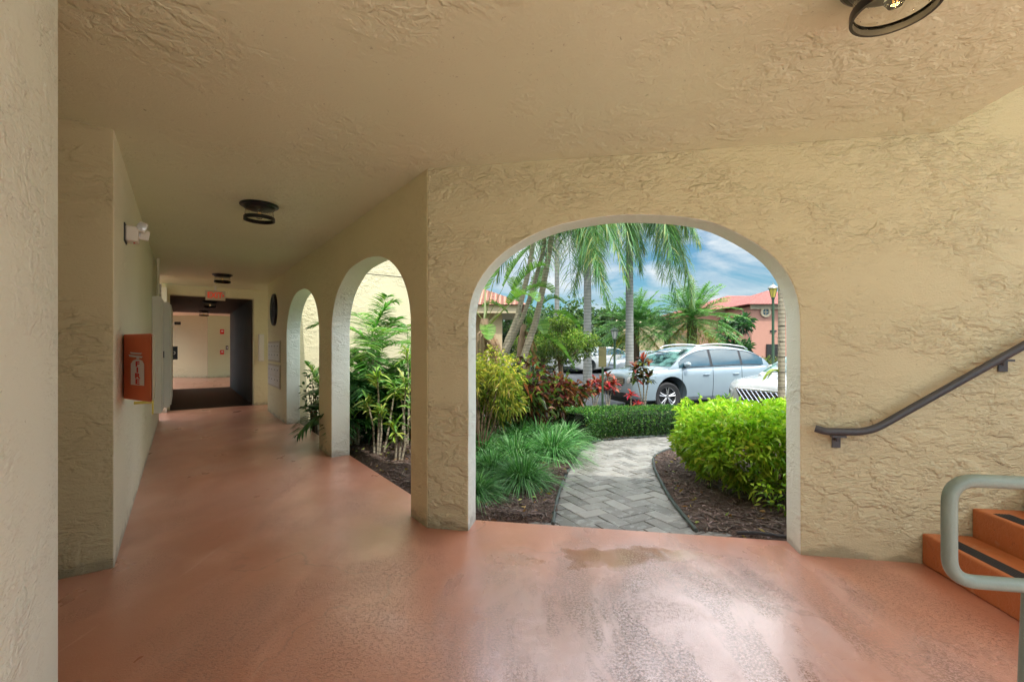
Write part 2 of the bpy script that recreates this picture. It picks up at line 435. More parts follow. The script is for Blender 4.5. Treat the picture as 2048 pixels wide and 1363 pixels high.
def extrude_wall(name, org, dirv, nrm, outline, th, m, jamb=None, bev=.008):
    bm=bmesh.new()
    f=[bm.verts.new(org+dirv*s+Vector((0,0,z))) for s,z in outline]
    b=[bm.verts.new(org+dirv*s+nrm*th+Vector((0,0,z))) for s,z in outline]
    bm.faces.new(f); bm.faces.new(b[::-1]); n=len(f)
    for i in range(n):
        fc=bm.faces.new((f[i],b[i],b[(i+1)%n],f[(i+1)%n]))
        if jamb and 0<i<n-3: fc.material_index=1
    bmesh.ops.recalc_face_normals(bm,faces=bm.faces)
    me=bpy.data.meshes.new(name); bm.to_mesh(me); bm.free()
    o=link(name,me,[m]+([jamb] if jamb else []))
    md=o.modifiers.new('b','BEVEL'); md.width=bev; md.segments=2; md.limit_method='ANGLE'; md.angle_limit=R(50)
    return o

# entry wall with the big arch
s_of = lambda X: (X-Cn.x)/w_.x
sa, sb = s_of(-.296), s_of(1.738)
ew = extrude_wall('entry_wall', Cn, w_, wn, wall_outline(0, 7.5, [(sa,sb,1.42,2.10,2.15)], TOP), .205, M['stucco_rough'], M['stucco_lit_tone'])
tag(ew,'tan stucco wall with the wide arch opening onto the garden path','wall')
# arcade wall along the corridor: starts behind the entry wall's corner
sw_t = .004
aw = extrude_wall('arcade_wall', Cn-w_*0.0, d, nn, wall_outline(sw_t, 7.2, [(.289,2.49,1.40,2.07,2.2),(3.07,5.22,1.40,2.07,2.2)], TOP-.02), .205, M['stucco'], M['stucco_lit_tone'])
tag(aw,'tan stucco corridor wall with two arches and the letter boxes','wall')

# left service wall and the near stretch of it
def slab(name, pts, z0, z1, m, lab=None, cat='wall', bev=.008, kind=None):
    o=B().prism([(p.x,p.y) for p in pts], z0, z1).build(name,m)
    if bev:
        md=o.modifiers.new('b','BEVEL'); md.width=bev; md.segments=2; md.limit_method='ANGLE'; md.angle_limit=R(50)
    if kind: o['kind']=kind
    else: tag(o,lab,cat)
    return o
back=-nn
swl=slab('service_wall',[Ln,Ln+d*6.39,Ln+d*6.39+back*1.4,Ln+back*1.4],-.1,TOP,M['stucco_fine'],'long left corridor wall carrying the red extinguisher box and meter cabinets')
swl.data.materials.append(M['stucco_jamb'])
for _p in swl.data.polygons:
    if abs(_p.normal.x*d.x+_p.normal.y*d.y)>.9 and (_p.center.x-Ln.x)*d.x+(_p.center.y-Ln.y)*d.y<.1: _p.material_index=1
Pe=Vector((-1.415,1.42,0))
slab('pier_wall',[Pe,Pe+back*1.4,Pe+back*1.4-d*3.2,Pe-d*3.2],-.1,TOP,M['stucco_lit_tone'],'stucco wall end with garden light in its colour, closest to the viewer at the left edge')
slab('alcove_wall',[Ln+back*1.41,Ln+back*1.61,Pe+back*1.61,Pe+back*1.41],-.1,TOP,M['stucco'],'tan wall closing the recess between the two left wall ends')

# portal at the far end of the corridor, tunnel behind it
E = Cn+d*8.3
def along(s,t): return Cn+d*t-nn*s      # s leftwards from the arcade wall face, t along the corridor
pw=B()
th=.25
def hexa(bm_, s0,s1,t0,t1,z0,z1):
    q=[along(s0,t0),along(s1,t0),along(s1,t1),along(s0,t1)]
    bm_.prism([(p.x,p.y) for p in q],z0,z1)
hexa(pw,-3.0,.11,8.3,8.3+th,-.1,TOP-.05); hexa(pw,1.56,1.686,8.3,8.3+th,-.1,TOP-.05)
hexa(pw,.1101,1.5599,8.3,8.3+th,2.29,TOP-.05)
tag(pw.build('portal_wall',M['stucco']),'tan wall around the dark square passage at the far end','wall')
pl=B(); hexa(pl,1.60,1.684,8.06,8.296,-.05,2.40)
tag(pl.build('corner_pilaster',M['stucco_fine']),'narrow tan pilaster beside the left edge of the far passage','pilaster')
tn=B(); hexa(tn,-.25,.13,8.56,14.0,-.1,2.6)
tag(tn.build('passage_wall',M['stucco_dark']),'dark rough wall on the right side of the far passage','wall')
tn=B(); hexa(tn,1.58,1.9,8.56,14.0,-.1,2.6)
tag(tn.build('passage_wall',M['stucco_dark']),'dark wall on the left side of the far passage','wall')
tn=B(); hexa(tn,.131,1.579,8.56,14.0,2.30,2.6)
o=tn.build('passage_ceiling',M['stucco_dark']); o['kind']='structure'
o=B().prism([(q.x,q.y) for q in (along(.135,8.35),along(1.575,8.35),along(1.575,13.9),along(.135,13.9))],.0005,.004).build('passage_floor_shade',M['passshade']); o['kind']='structure'  # thin near-black sheet over the floor, painted shade of the passage
# lit lobby beyond
fw=B(); 
A0=P(300,756,18.9); A1=P(415,757,18.6); A2=P(475,755,19.6)
for q in (A0,A1,A2): q.z=0
fw.prism([(A0.x,A0.y),(A1.x,A1.y),(A1.x-.3,A1.y+.5),(A0.x-.3,A0.y+.5)],-.1,2.9)
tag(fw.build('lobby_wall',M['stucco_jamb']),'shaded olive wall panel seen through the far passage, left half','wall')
fw=B(); A1b=A1+Vector((.012,.002,0))
fw.prism([(A1b.x,A1b.y),(A2.x+1.5,A2.y+1.2),(A2.x+1.2,A2.y+1.6),(A1b.x+.1,A1b.y+.5)],-.1,2.9)
tag(fw.build('lobby_wall',stucco('stucco_lobby',(.60,.68,.42),9,.006,0,.2)),'brighter cream wall panel with red alarm boxes through the far passage','wall')
lc=B(); hexa(lc,-3.5,3.0,14.0,22,2.55,2.8); o=lc.build('lobby_ceiling',M['stucco_fine']); o['kind']='structure'

# wing wall projecting into the garden
W0 = Cn+d*5.45+nn*.206
ww=B(); q0=W0; q1=W0+nn*3.45
wd=d
ww.prism([(q0.x,q0.y),(q1.x,q1.y),((q1+wd*.3).x,(q1+wd*.3).y),((q0+wd*.3).x,(q0+wd*.3).y)],-.3,4.9)
tag(ww.build('wing_wall',M['stucco_sun']),'sunlit cream wall of the wing behind the palms, scored by one thin line','wall')
wl=B(); a=W0-wd*.003; b=q1-wd*.003
wl.prism([(a.x,a.y),(b.x,b.y),((b+wd*.006).x,(b+wd*.006).y),((a+wd*.006).x,(a+wd*.006).y)],2.595,2.607)
o=wl.build('score_line',M['darkgap']); 
o.parent=[x for x in C.objects if x.name=='wing_wall'][0]

# ceiling
Q=Vector((2.46,2.615,0)); sd=Vector((.111,.994,0)).normalized()
cp=[Q, Cn, Cn+d*7.2, Cn+d*7.2+nn*2.0, Cn+d*8.3+nn*2.0, Cn+d*8.3-nn*1.9, Ln-nn*1.6+d*.3, Pe-nn*1.6-d*1.0, Vector((-3.5,-.5,0)), Q-sd*3.15]
# nudge the edges that meet walls 2 mm into them
def ceil_m():
    m=stucco('ceiling_stucco',(.75,.79,.58),9,.0055,.1,.8,False)
    p=m.node_tree.nodes['Principled BSDF']; p.inputs['Roughness'].default_value=.42; p.inputs['Specular IOR Level'].default_value=.6
    return m
o=B().prism([(p.x,p.y) for p in cp],CEIL,CEIL+.26).build('ceiling',ceil_m()); o['kind']='structure'
# unseen slab added over the stairs, sized to block sun from the view
o=B().prism([(p.x,p.y) for p in [Q+w_*-.3, Q+w_*1.55, Q+w_*1.55-sd*3.0, Q-w_*.3-sd*3.0]],TOP-.16,TOP-.03).build('stairwell_sun_slab',M['stucco_fine']); o['kind']='structure'

# floors
_det=wn.x*nn.y-wn.y*nn.x
_c=Vector(((.2*nn.y-.2*wn.y)/_det,(wn.x*.2-nn.x*.2)/_det,0))
fl=[Q+w_*5+wn*.2, Cn+_c, Cn+d*7.2+nn*.2, Cn+d*7.2+nn*2.2, Cn+d*24+nn*2.2, Cn+d*24-nn*3.5, Cn+d*8-nn*3.5, Vector((-6,-.9,0)), Vector((6,-.9,0))]
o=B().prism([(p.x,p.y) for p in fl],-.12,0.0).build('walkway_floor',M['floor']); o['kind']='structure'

# ------------------------------------------------------------------ stairs
st=empty('staircase',(Q.x,Q.y,0),0,'orange painted concrete steps rising right beside the coarse stucco wall','stairs')
rv=w_; back_s=-sd
foot=Vector((2.37,2.634,0)); 
for k in range(7):
    x0=foot+rv*(.25*k); run=.25*(1.0 if k<6 else 2.0)
    z1=.179+.16*k; zb=0.0 if k==0 else -.0
    q=[x0, x0+rv*run, x0+rv*run+back_s*1.30, x0+back_s*1.30]
    s_=B().prism([(p.x-Q.x,p.y-Q.y) for p in q],.001,z1).build('step',M['stair'],st)
    md=s_.modifiers.new('b','BEVEL'); md.width=.012; md.segments=3; md.limit_method='ANGLE'
    g=B()
    for r_ in range(5):
        a=x0+rv*(.035+.014*r_)+back_s*.10; b=a+back_s*1.12
        c1=a+rv*.009; 
        g.prism([(a.x-Q.x,a.y-Q.y),((a+rv*.009).x-Q.x,(a+rv*.009).y-Q.y),((b+rv*.009).x-Q.x,(b+rv*.009).y-Q.y),(b.x-Q.x,b.y-Q.y)],z1-.004,z1+.004)
    a=x0+rv*.028+back_s*.095; b=a+back_s*1.13
    g.prism([(a.x-Q.x,a.y-Q.y),((a+rv*.08).x-Q.x,(a+rv*.08).y-Q.y),((b+rv*.08).x-Q.x,(b+rv*.08).y-Q.y),(b.x-Q.x,b.y-Q.y)],z1-.004,z1+.0015)
    g.build('grip_strip',M['strip'],s_)

def bend(pts, r=.09, n=7):
    out=[Vector(pts[0])]
    for i in range(1,len(pts)-1):
        a,b,c=Vector(pts[i-1]),Vector(pts[i]),Vector(pts[i+1])
        u=(a-b).normalized(); v=(c-b).normalized(); rr=min(r,(a-b).length*.45,(c-b).length*.45)
        s0=b+u*rr; s1=b+v*rr
        for k in range(n+1):
            t=k/n; out.append(s0*(1-t)**2+b*2*t*(1-t)+s1*t*t)
    out.append(Vector(pts[-1])); return out
# near pipe railing
rl=empty('stair_railing',(1.59,1.39,0),0,'pale green tubular railing with a rounded loop end at the foot of the stairs','railing')
o0=Vector((1.59,1.39,0)); e0=Vector((1.372,1.428,0))-o0
zt,zb=.868,.555
zt=P(1930,958,1.43).z; zb=P(1930,1158,1.43).z
far=w_*.42; slope=w_*2.0
rp=[slope+Vector((0,0,zt+1.01)), far+Vector((0,0,zt)), e0+Vector((0,0,zt)), e0+Vector((0,0,zb)), far+Vector((0,0,zb)), slope+Vector((0,0,zb+1.01))]
B().tube(bend(rp,.075,9),.0205,16).build('loop_rail',M['railg'],rl,True)
B().cyl((-0.004,0,zb-.015),(-.024,0,.006),.0215,n=20).build('post',M['railg'],rl,True)
B().cyl((-.024,0,0),(-.024,0,.012),.05,n=24).build('base_plate',M['railg'],rl,True)
B().cyl(w_*1.9+Vector((0,0,zb+.93)),w_*1.9+Vector((0,0,.9)),.0215,n=16).build('post',M['railg'],rl,True)
# wall handrail
hr=empty('wall_handrail',(1.9,2.6,.77),0,'dark grey metal handrail bracketed to the stucco wall above the stairs','handrail')
h0=hr.location
def onwall(px,py,off=.075):
    kx=(px-CX)/F; # point on the wall offset plane
    # (X-Cn.x)*wn.x+(Y-Cn.y)*wn.y=-off
    Y=(Cn.x*wn.x+Cn.y*wn.y-off)/(kx*wn.x+wn.y); return P(px,py,Y)
hp=[onwall(1630,856,.055),onwall(1650,862),onwall(1738,864),onwall(2048,690)]
ext=hp[3]+(hp[3]-hp[2]).normalized()*1.6
B().tube(bend([p-h0 for p in (hp[0],hp[1],hp[2],hp[3],ext)],.09,8),.0215,14).build('rail',M['rail'],hr,True)
for px,py in ((1672,868),(2005,716)):
    w1=onwall(px,py+12,.0); w2=onwall(px+2,py,.07)
    pl_=onwall(px,py+16,.004)
    b_=B(); b_.box(pl_-h0-Vector((0,0,0)),(.045,.008,.062),-R(9.9))
    b_.tube([pl_-h0+Vector((0,0,.02)),w2-h0+Vector((0,0,-.035)),w2-h0],.009,8)
    b_.box(w2-h0+Vector((.006,0,-.012)),(.075,.03,.012),-R(9.9)); b_.build('bracket',M['rail'],hr)

# ------------------------------------------------------------------ ceiling lamps
def lamp_make():
    r=empty('ceiling_lamp')
    B().lathe([(0,0),(.15,0),(.152,-.010),(.142,-.018),(.13,-.020),(.118,-.036),(.10,-.042),(0,-.042)],n=40).build('canopy',M['black'],r,True,ang=25)
    B().lathe([(.106,-.044),(.112,-.075),(.111,-.118),(.109,-.118),(.110,-.075),(.104,-.044)],n=40).build('glass_shade',M['seedglass'],r,True)
    B().lathe([(.113,-.106),(.121,-.106),(.122,-.112),(.122,-.137),(.112,-.137),(.112,-.106)],n=48).build('ring',M['black'],r,True,ang=25)
    b=B().lathe([(.0,-.043),(.014,-.043),(.014,-.065),(.028,-.085),(.030,-.10),(.02,-.117),(0,-.121)],n=20).build('bulb',M['seedglass'],r,True)
    B().tube([(0.004,0,-.07),(.006,0,-.105)],.0022,6).tube([(-.004,0,-.07),(-.006,0,-.105)],.0022,6).build('filament',M['filament'],b)
    return r
lamp0=lamp_make()
yl=EYE; 
lampspec=[(P(1790,0,1.49),CEIL,'black ceiling lamp with seeded glass above the stair side, glowing amber'),
 (P(519,0,3.95),CEIL,'black ring ceiling lamp nearest in the left corridor'),
 (P(445,0,7.74),CEIL,'small black ceiling lamp just in front of the exit sign'),
 (P(420,0,10.5),2.30,'first black ceiling lamp inside the dark passage, behind the exit sign'),
 (P(408,0,13.3),2.30,'deepest ceiling lamp at the end of the dark passage')]
for i,(p,z,lb) in enumerate(lampspec):
    o=lamp0 if i==0 else copy_tree(lamp0)
    o.location=(p.x,p.y,z-.0005); tag(o,lb,'lamp','black ceiling lamps')

# ------------------------------------------------------------------ writing
def text_mesh(s, size, name, m, parent, loc, rot, ext=.001, bold=0.0, sx=1):
    cu=bpy.data.curves.new(name,'FONT'); cu.body=s; cu.size=size; cu.align_x='CENTER'; cu.align_y='CENTER'; cu.extrude=ext; cu.offset=bold
    t=bpy.data.objects.new('tmp',cu); C.objects.link(t); bpy.context.view_layer.update()
    me=bpy.data.meshes.new_from_object(t.evaluated_get(bpy.context.evaluated_depsgraph_get()))
    bpy.data.objects.remove(t); me.name=name
    o=link(name,me,m,parent); o.location=loc; o.rotation_euler=rot; o.scale=(sx,1,1); return o

# exit sign (faces the viewer, hangs below the ceiling)
ex=empty('exit_sign',(0,0,0),0,'cream EXIT sign with red letters and arrow hanging before the dark passage','sign')
pe=P(431,591,9.0); ex.location=pe; ex.rotation_euler=(0,0,R(36))
B().box((0,0,0),(.33,.045,.19),0,.004).build('housing',M['signcream'],ex)
B().box((0,.0,.0950+ (CEIL-pe.z-.095)/2),(.03,.03,CEIL-pe.z-.095)).build('stem',M['cream'],ex)
text_mesh('EXIT',.155,'lettering',M['signred'],ex,(-.012,-.0245,0),(R(90),0,0),.001,.004,.78)
B().face([(.118,-.0245,.035),(.118,-.0245,-.035),(.148,-.0245,0)]).build('arrow',M['signred'],ex)

# fire extinguisher cabinet
A=Vector((-2.520,2.955,0)); Bp=Vector((-2.195,2.77,0))
zc0,zc1=.915,1.334
fe=empty('extinguisher_cabinet',(A.x,A.y,zc0),0,'red fire extinguisher box with white bottle symbol on the left corridor wall','cabinet')
pts=[A,Bp,Bp+d*.24,A+d*.24]
q=[(p.x-A.x,p.y-A.y) for p in pts]
fb=B().prism(q,0,zc1-zc0).build('box',M['red'],fe); md=fb.modifiers.new('b','BEVEL'); md.width=.006; md.segments=2
u=(Bp-A).normalized(); fnrm=Vector((u.y,-u.x,0)); ang=math.atan2(u.y,u.x); wdt=(Bp-A).length
ctr=(Bp-A)*.55+fnrm*.0035
lab=B()
def loc2(x,z,o=0): v=ctr+u*x*1.3+fnrm*o; return (v.x,v.y,.185+z*.70)
sy=B()
sy.face([loc2(-.075,-.125),loc2(.065,-.125),loc2(.065,.065),loc2(.045,.095),loc2(.012,.107),loc2(-.015,.107),loc2(-.05,.095),loc2(-.075,.065)])
sy.face([loc2(-.015,.111),loc2(.014,.111),loc2(.014,.140),loc2(-.015,.140)])
sy.face([loc2(-.10,.148),loc2(-.09,.128),loc2(.04,.118),loc2(.05,.134)])
sy.face([loc2(-.085,.170),loc2(-.075,.155),loc2(.03,.149),loc2(.045,.163)])
lb_=sy.build('label',M['white'],fe,fix=False)
for k,ch in enumerate('FIRE'):
    v=ctr+fnrm*.001+u*(-.005)
    text_mesh(ch,.044,'letter',M['redink'],fe,(v.x,v.y,.185+.044-.037*k),(R(90),0,ang),.0008,.0014,2.6)
dr=B(); bq=Bp-A; dq=d*.24
v0=bq+nn*.004+d*.01; v1=bq+dq+nn*.004-d*.01
dr.prism([(v0.x,v0.y),(v1.x,v1.y),(v1.x+.006,v1.y+.004),(v0.x+.006,v0.y+.004)],.01,zc1-zc0-.01)
dr.build('door',M['beige'],fe)
# yellow valve under it
vv=empty('valve',(0,0,0),0,'small yellow cross handled valve below the red box','valve'); pv=Ln+d*1.35+nn*.0; vv.location=(pv.x,pv.y,.80)
b_=B(); b_.cyl((0,0,0),tuple(nn*.12),.012,n=12); b_.cyl(tuple(nn*.12+Vector((0,0,.03))),tuple(nn*.12+Vector((0,0,-.10))),.006,n=8)
b_.cyl(tuple(nn*.12-d*.06),tuple(nn*.12+d*.06),.007,n=8); b_.build('pipe',M['yellow'],vv)

# emergency light
pm=Ln+d*.62; em=empty('emergency_light',(pm.x,pm.y,2.02),math.atan2(nn.y,nn.x),'white twin head emergency light high on the left corridor wall','light fitting',None,.82)
B().box((.004,0,.0),(.008,.19,.15)).build('back_plate',M['trim'],em)
B().box((.05,0,-.005),(.085,.16,.125),0,.012).build('housing',M['white'],em)
for sgn in (-1,1):
    hd=B().box((0,0,0),(.062,.075,.085),0,.012).build('lamp_head',M['white'],em)
    hd.location=(.115,.046*sgn,.035-.02*sgn); hd.rotation_euler=(0,R(18),R(-28*sgn-30))
    B().lathe([(0,.0),(.026,.0),(.033,.004),(.034,.008)],n=24,axis='Y').build('lens',M['lens'],hd,True).location=(0,-.046,0)
    hd.children[0].scale=(1,1,1)
B().cyl((.06,0,-.075),(.06,0,-.068),.006,n=8).build('test_button',M['redink'],em)

# electrical cabinets on the left wall
def wallbox(name,t0,t1,n0,n1,z0,z1,m,lab,cat,grp=None,door=True):
    o0=Ln+d*t0; r=empty(name,(o0.x,o0.y,z0),math.atan2(d.y,d.x),lab,cat,grp)
    # local x along corridor, local -y outwards (nn)
    L=t1-t0
    B().box((L/2,-(n0+n1)/2,(z1-z0)/2),(L,n1-n0,z1-z0),0,.006).build('case',m,r)
    if door:
        dd=B().box((L/2,-n1-.008,(z1-z0)/2),(L-.03,.014,z1-z0-.06),0,.004).build('door',m,r)
        B().box((L-.12,-n1-.02,(z1-z0)/2),(.02,.012,.09)).build('handle',M['trim'],dd)
    return r
wallbox('meter_cabinet',4.14,4.55,0,.095,.38,1.92,M['cream'],'shallow cream meter cabinet closest behind the red box','cabinet','meter cabinets')
wallbox('meter_cabinet',4.56,6.05,0,.18,.41,1.88,M['cream'],'deeper cream meter cabinet behind the shallow one, reaching towards the passage','cabinet','meter cabinets')
c_=B(); p0=Ln+d*4.5+nn*.05
tag(B().cyl((p0.x,p0.y,1.922),(p0.x,p0.y,2.47),.018,n=12).build('conduit',M['stucco_fine']),'thin conduit running from the meter cabinet top to the ceiling','conduit')

# letter boxes on arcade wall end
def onarc(t,z,off=0): v=Cn+d*t-nn*off; return Vector((v.x,v.y,z))
for zi,(z0,z1,lb) in enumerate(((.985,1.36,'upper bank of white letter boxes on the corridor wall'),(.53,.945,'lower bank of white letter boxes on the corridor wall'))):
    o0=onarc(5.72,z0); r=empty('mailbox_bank',o0,math.atan2(d.y,d.x),lb,'mailbox','letter box banks')
    # local x along d, local +y = -nn side -> rotate: d x z ; outward (-nn) is local +y
    H=z1-z0; L=1.28
    B().box((L/2,.008,H/2),(L,.016,H),0,.003).build('frame',M['signcream'],r)
    for a in range(4):
        for b in range(2 if zi else 2):
            hh=(H-.06)/2
            dd=B().box((.03+(L-.06)/4*(a+.5),.021,.03+hh*(b+.5)),((L-.06)/4-.012,.010,hh-.010),0,.002).build('door',M['white'],r)
            x=.03+(L-.06)/4*(a+.5)
            B().cyl((x,.024,.03+hh*(b+.62)),(x,.032,.03+hh*(b+.62)),.010,n=10).build('lock',M['black'],dd)
pl_=onarc(6.35,1.93); pq=empty('wall_plaque',pl_,math.atan2(d.y,d.x),'round black cast plaque above the letter boxes','plaque')
B().lathe([(0,.028),(.22,.028),(.24,.038),(.26,.044),(.28,.038),(.29,.02),(.29,.0)],n=48,axis='Y').build('disc',M['black'],pq,True)
rg=B()
for k in range(16):
    a=k*math.pi/8; rg.box((math.cos(a)*.13,.032,math.sin(a)*.13),(.03,.014,.03))
rg.lathe([(.17,.028),(.18,.036),(.19,.028)],n=40,axis='Y'); rg.build('relief',M['rail'],pq)
# utility box on portal wall
ub=Cn+d*8.3-nn*(-.02); pb=empty('utility_box',(ub.x,ub.y,.95),R(36),'narrow white utility box on the wall right of the dark passage','box')
B().box((.0,-.05,.29),(.10,.10,.58),0,.006).build('case',M['white'],pb); B().box((.0,-.104,.29),(.085,.008,.54),0,.002).build('door',M['cream'],pb)
# alarms on far lobby wall
adir=(Vector((A2.x+1.5,A2.y+1.2,0))-A1b).normalized(); an=math.atan2(adir.y,adir.x); ao=Vector((adir.y,-adir.x,0))
def onlob(px,py):
    # intersect with wall line A1b + s*adir
    k=(px-CX)/F; s=(k*A1b.y-A1b.x)/(adir.x-k*adir.y); v=A1b+adir*s; return P(px,py,v.y)+ao*.02
for px,py,lb,sz in ((444,663,'upper red fire alarm strobe on the far cream wall',.14),(444,704,'lower red alarm pull station on the far cream wall',.13)):
    v=onlob(px,py); r=empty('fire_alarm',v,an,lb,'alarm','red alarms on the far wall')
    B().box((0,0,0),(sz,.05,sz*1.4),0,.006).build('case',M['redink'],r); B().box((0,-.028,.02),(sz*.5,.01,sz*.4)).build('strobe',M['white'],r)
v=onlob(454,695); r=empty('switch_box',v,an,'tiny black box right of the red alarms on the far cream wall','box'); B().box((0,0,0),(.08,.04,.16),0,.004).build('case',M['trim'],r); B().box((0,-.022,0),(.04,.008,.08)).build('plate',M['white'],r)
# black sign and camera on passage left side
v=along(1.50,8.22); r=empty('hanging_sign',(v.x,v.y,1.02),R(36),'small black sign with a pale mark projecting from the left of the passage','sign')
B().box((.0,0,.12),(.13,.02,.26),0,.003).build('panel',M['black'],r); B().lathe([(.022,-.012),(.03,-.012)],c=(0,0,.12),n=16,axis='Y').build('mark',M['white'],r)
v=along(1.48,8.20); r=empty('security_camera',(v.x,v.y,1.72),R(36),'little black security camera at the left of the passage mouth','camera')
B().cyl((0,0,0),(.09,-.02,0),.03,n=14).build('barrel',M['black'],r); B().box((-.03,0,-.02),(.05,.03,.08)).build('mount',M['white'],r)

# ------------------------------------------------------------------ outdoors: ground
def sm(a,b,x):
    t=min(1,max(0,(x-a)/(b-a))); return t*t*(3-2*t)
def gz(x,y): return -.02-.21*sm(5.6,8.6,y)
def sheet(name,x0,x1,y0,y1,nx,ny,fz,m,keep=None):
    bm=bmesh.new(); vs=[[bm.verts.new((x0+(x1-x0)*i/nx,y0+(y1-y0)*j/ny,fz(x0+(x1-x0)*i/nx,y0+(y1-y0)*j/ny))) for i in range(nx+1)] for j in range(ny+1)]
    for j in range(ny):
        for i in range(nx):
            cx=x0+(x1-x0)*(i+.5)/nx; cy=y0+(y1-y0)*(j+.5)/ny
            if keep is None or keep(cx,cy): bm.faces.new((vs[j][i],vs[j][i+1],vs[j+1][i+1],vs[j+1][i]))
    for v in [v for v in bm.verts if not v.link_faces]: bm.verts.remove(v)
    me=bpy.data.meshes.new(name); bm.to_mesh(me); bm.free(); me.polygons.foreach_set('use_smooth',[True]*len(me.polygons)); return link(name,me,m)

def ground_mat(name,a,b,s=12,bd=.02,rough=.9):
    m,nt,nd,lk,p=mat(name); v=coords(nt); n=noise(nt,v,s,6,.4,.65)
    lk.new(mixc(nt,n,a,b),p.inputs['Base Color']); p.inputs['Roughness'].default_value=rough
    lk.new(bump(nt,noise(nt,v,s*3,5),bd),p.inputs['Normal']); return m
M['mulch']=ground_mat('mulch',(.035,.02,.014),(.12,.075,.055),22,.03)
M['asphalt']=ground_mat('asphalt',(.040,.046,.055),(.065,.07,.08),60,.006,.55)
M['lawn']=ground_mat('lawn',(.03,.07,.015),(.07,.13,.03),9,.02)
M['bounce']=ground_mat('bounce_paving',(.62,.59,.53),(.70,.67,.60),5,.004)

Lp=[(.262,3.0),(.30,3.3),(.38,3.8),(.52,4.44),(.713,5.15),(.956,5.86),(1.25,6.30),(1.75,6.62),(2.42,6.95),(3.3,7.25)]
Rp=[(1.25,2.8),(1.27,3.2),(1.31,3.72),(1.40,4.3),(1.504,4.82),(1.69,5.32),(2.11,5.75),(2.9,6.1),(3.8,6.3),(4.6,6.4)]
def inpath(x,y):
    if y<2.6 : return False
    xl=None
    poly=Lp+Rp[::-1]; c=False; n=len(poly); j=n-1
    for i in range(n):
        (xi,yi),(xj,yj)=poly[i],poly[j]
        if (yi>y)!=(yj>y) and x<(xj-xi)*(y-yi)/(yj-yi)+xi: c=not c
        j=i
    return c
ground=sheet('ground',-160,160,3.0,420,80,100,lambda x,y: gz(x,y)-.06-(0 if y<8 else .03),M['lawn']); ground['kind']='structure'
park=sheet('parking_lot',-40,50,7.4,44,60,60,lambda x,y: gz(x,max(y,8.7))-.002 if y>8.4 else -.232,M['asphalt']); park['kind']='structure'
cg=sheet('bounce_paving',-30,30,-30,-.92,10,10,lambda x,y:-.01,M['bounce']); cg['kind']='structure'  # unseen pale ground added behind the camera to bounce sun indoors

# mulch beds as fine sheets with the path left free
def bed_ok(x,y):
    v=Vector((x,y,0))-Cn
    if v.dot(wn)<.20 and v.dot(w_)>-.0: return False
    if v.dot(nn)<.19 : return False
    if inpath(x,y): return False
    if x>1.0 and y>7.35+.1*x: return False
    if x<=1.0 and y>9.4: return False
    if x>4.6: return False
    return True
def mz(x,y):
    _v=Vector((x,y,0))-Cn; _e=min(_v.dot(nn)-.2,_v.dot(wn)-.2)
    return (-.055*(1-sm(.03,.16,_e))) + gz(x,y)+.022+.03*mnoise.noise(Vector((x*1.1,y*1.1,0)))+.012*mnoise.noise(Vector((x*7,y*7,3)))
# signed margin so that edges follow the curve: use fine grid
mb=sheet('mulch_bed',-4.6,4.6,2.4,9.8,184,148,mz,M['mulch'],bed_ok); mb['kind']='structure'
# mound with mulch beyond the hedge
def isl(x,y): return ((x-1.9)/1.5)**2+((y-9.0)/.75)**2
il=sheet('planting_island',.2,3.6,8.1,9.9,50,30,lambda x,y:-.25+.24*max(0,1-isl(x,y))**.6+.01*mnoise.noise(Vector((x*8,y*8,1))),M['mulch'],lambda x,y:isl(x,y)<1.05); il['kind']='structure'

# mulch chips
n=15000
x=rng.uniform(-2.6,3.2,n*3); y=3+rng.uniform(0,1,n*3)**1.5*4.0-.3
ok=np.array([bed_ok(a,b) and not inpath(a+.03,b) and not inpath(a-.03,b) for a,b in zip(x,y)]); x=x[ok][:n]; y=y[ok][:n]; n=len(x)
z=np.array([mz(a,b) for a,b in zip(x,y)])+rng.uniform(.003,.016,n)
vg=Veg(); ang_=rng.uniform(0,2*np.pi,n); dd=np.stack([np.cos(ang_),np.sin(ang_),rng.normal(0,.18,n)],1)
L_=rng.uniform(.02,.07,n)
pal=rcol(n,[(.05,.03,.022),(.10,.06,.045),(.17,.12,.10),(.03,.02,.016),(.24,.19,.17)],.25,[.3,.3,.2,.12,.08])
vg.straps(np.stack([x,y,z],1),dd,L_,rng.uniform(.006,.016,n),pal,g=.02,k=1,prof=np.array([1,.7]))
def matte_attr():
    m,nt,nd,lk,p=mat('mulch_chip'); a=nd.new('ShaderNodeVertexColor'); a.layer_name='Col'
    lk.new(mixc(nt,.35,a.outputs[0],mixc(nt,noise(nt,coords(nt),90,3),(.02,.012,.01),(.2,.15,.12)),'MIX'),p.inputs['Base Color']); p.inputs['Roughness'].default_value=.8; return m
M['chip']=matte_attr()
o=vg.build('mulch',M['chip']); tag(o,'shredded brown bark mulch scattered over the garden beds','mulch',kind='stuff')

n=420; x=rng.uniform(-2.4,3.2,n*3); y=rng.uniform(3.0,6.2,n*3)
ok=np.array([bed_ok(a,b) for a,b in zip(x,y)]); x=x[ok][:n]; y=y[ok][:n]; n=len(x); z=np.array([mz(a,b) for a,b in zip(x,y)])+.018
vg=Veg(); vg.leaves(np.stack([x,y,z],1),np.stack([rng.normal(size=n),rng.normal(size=n),rng.normal(size=n)*.25],1),rng.uniform(.025,.07,n),rng.uniform(.012,.026,n),rcol(n,[(.30,.16,.06),(.42,.30,.10),(.20,.10,.05),(.34,.40,.10)],.2),.05)
tag(vg.build('fallen_leaves',M['leaf']),'dry fallen leaves scattered on the bark mulch','leaves',kind='stuff')
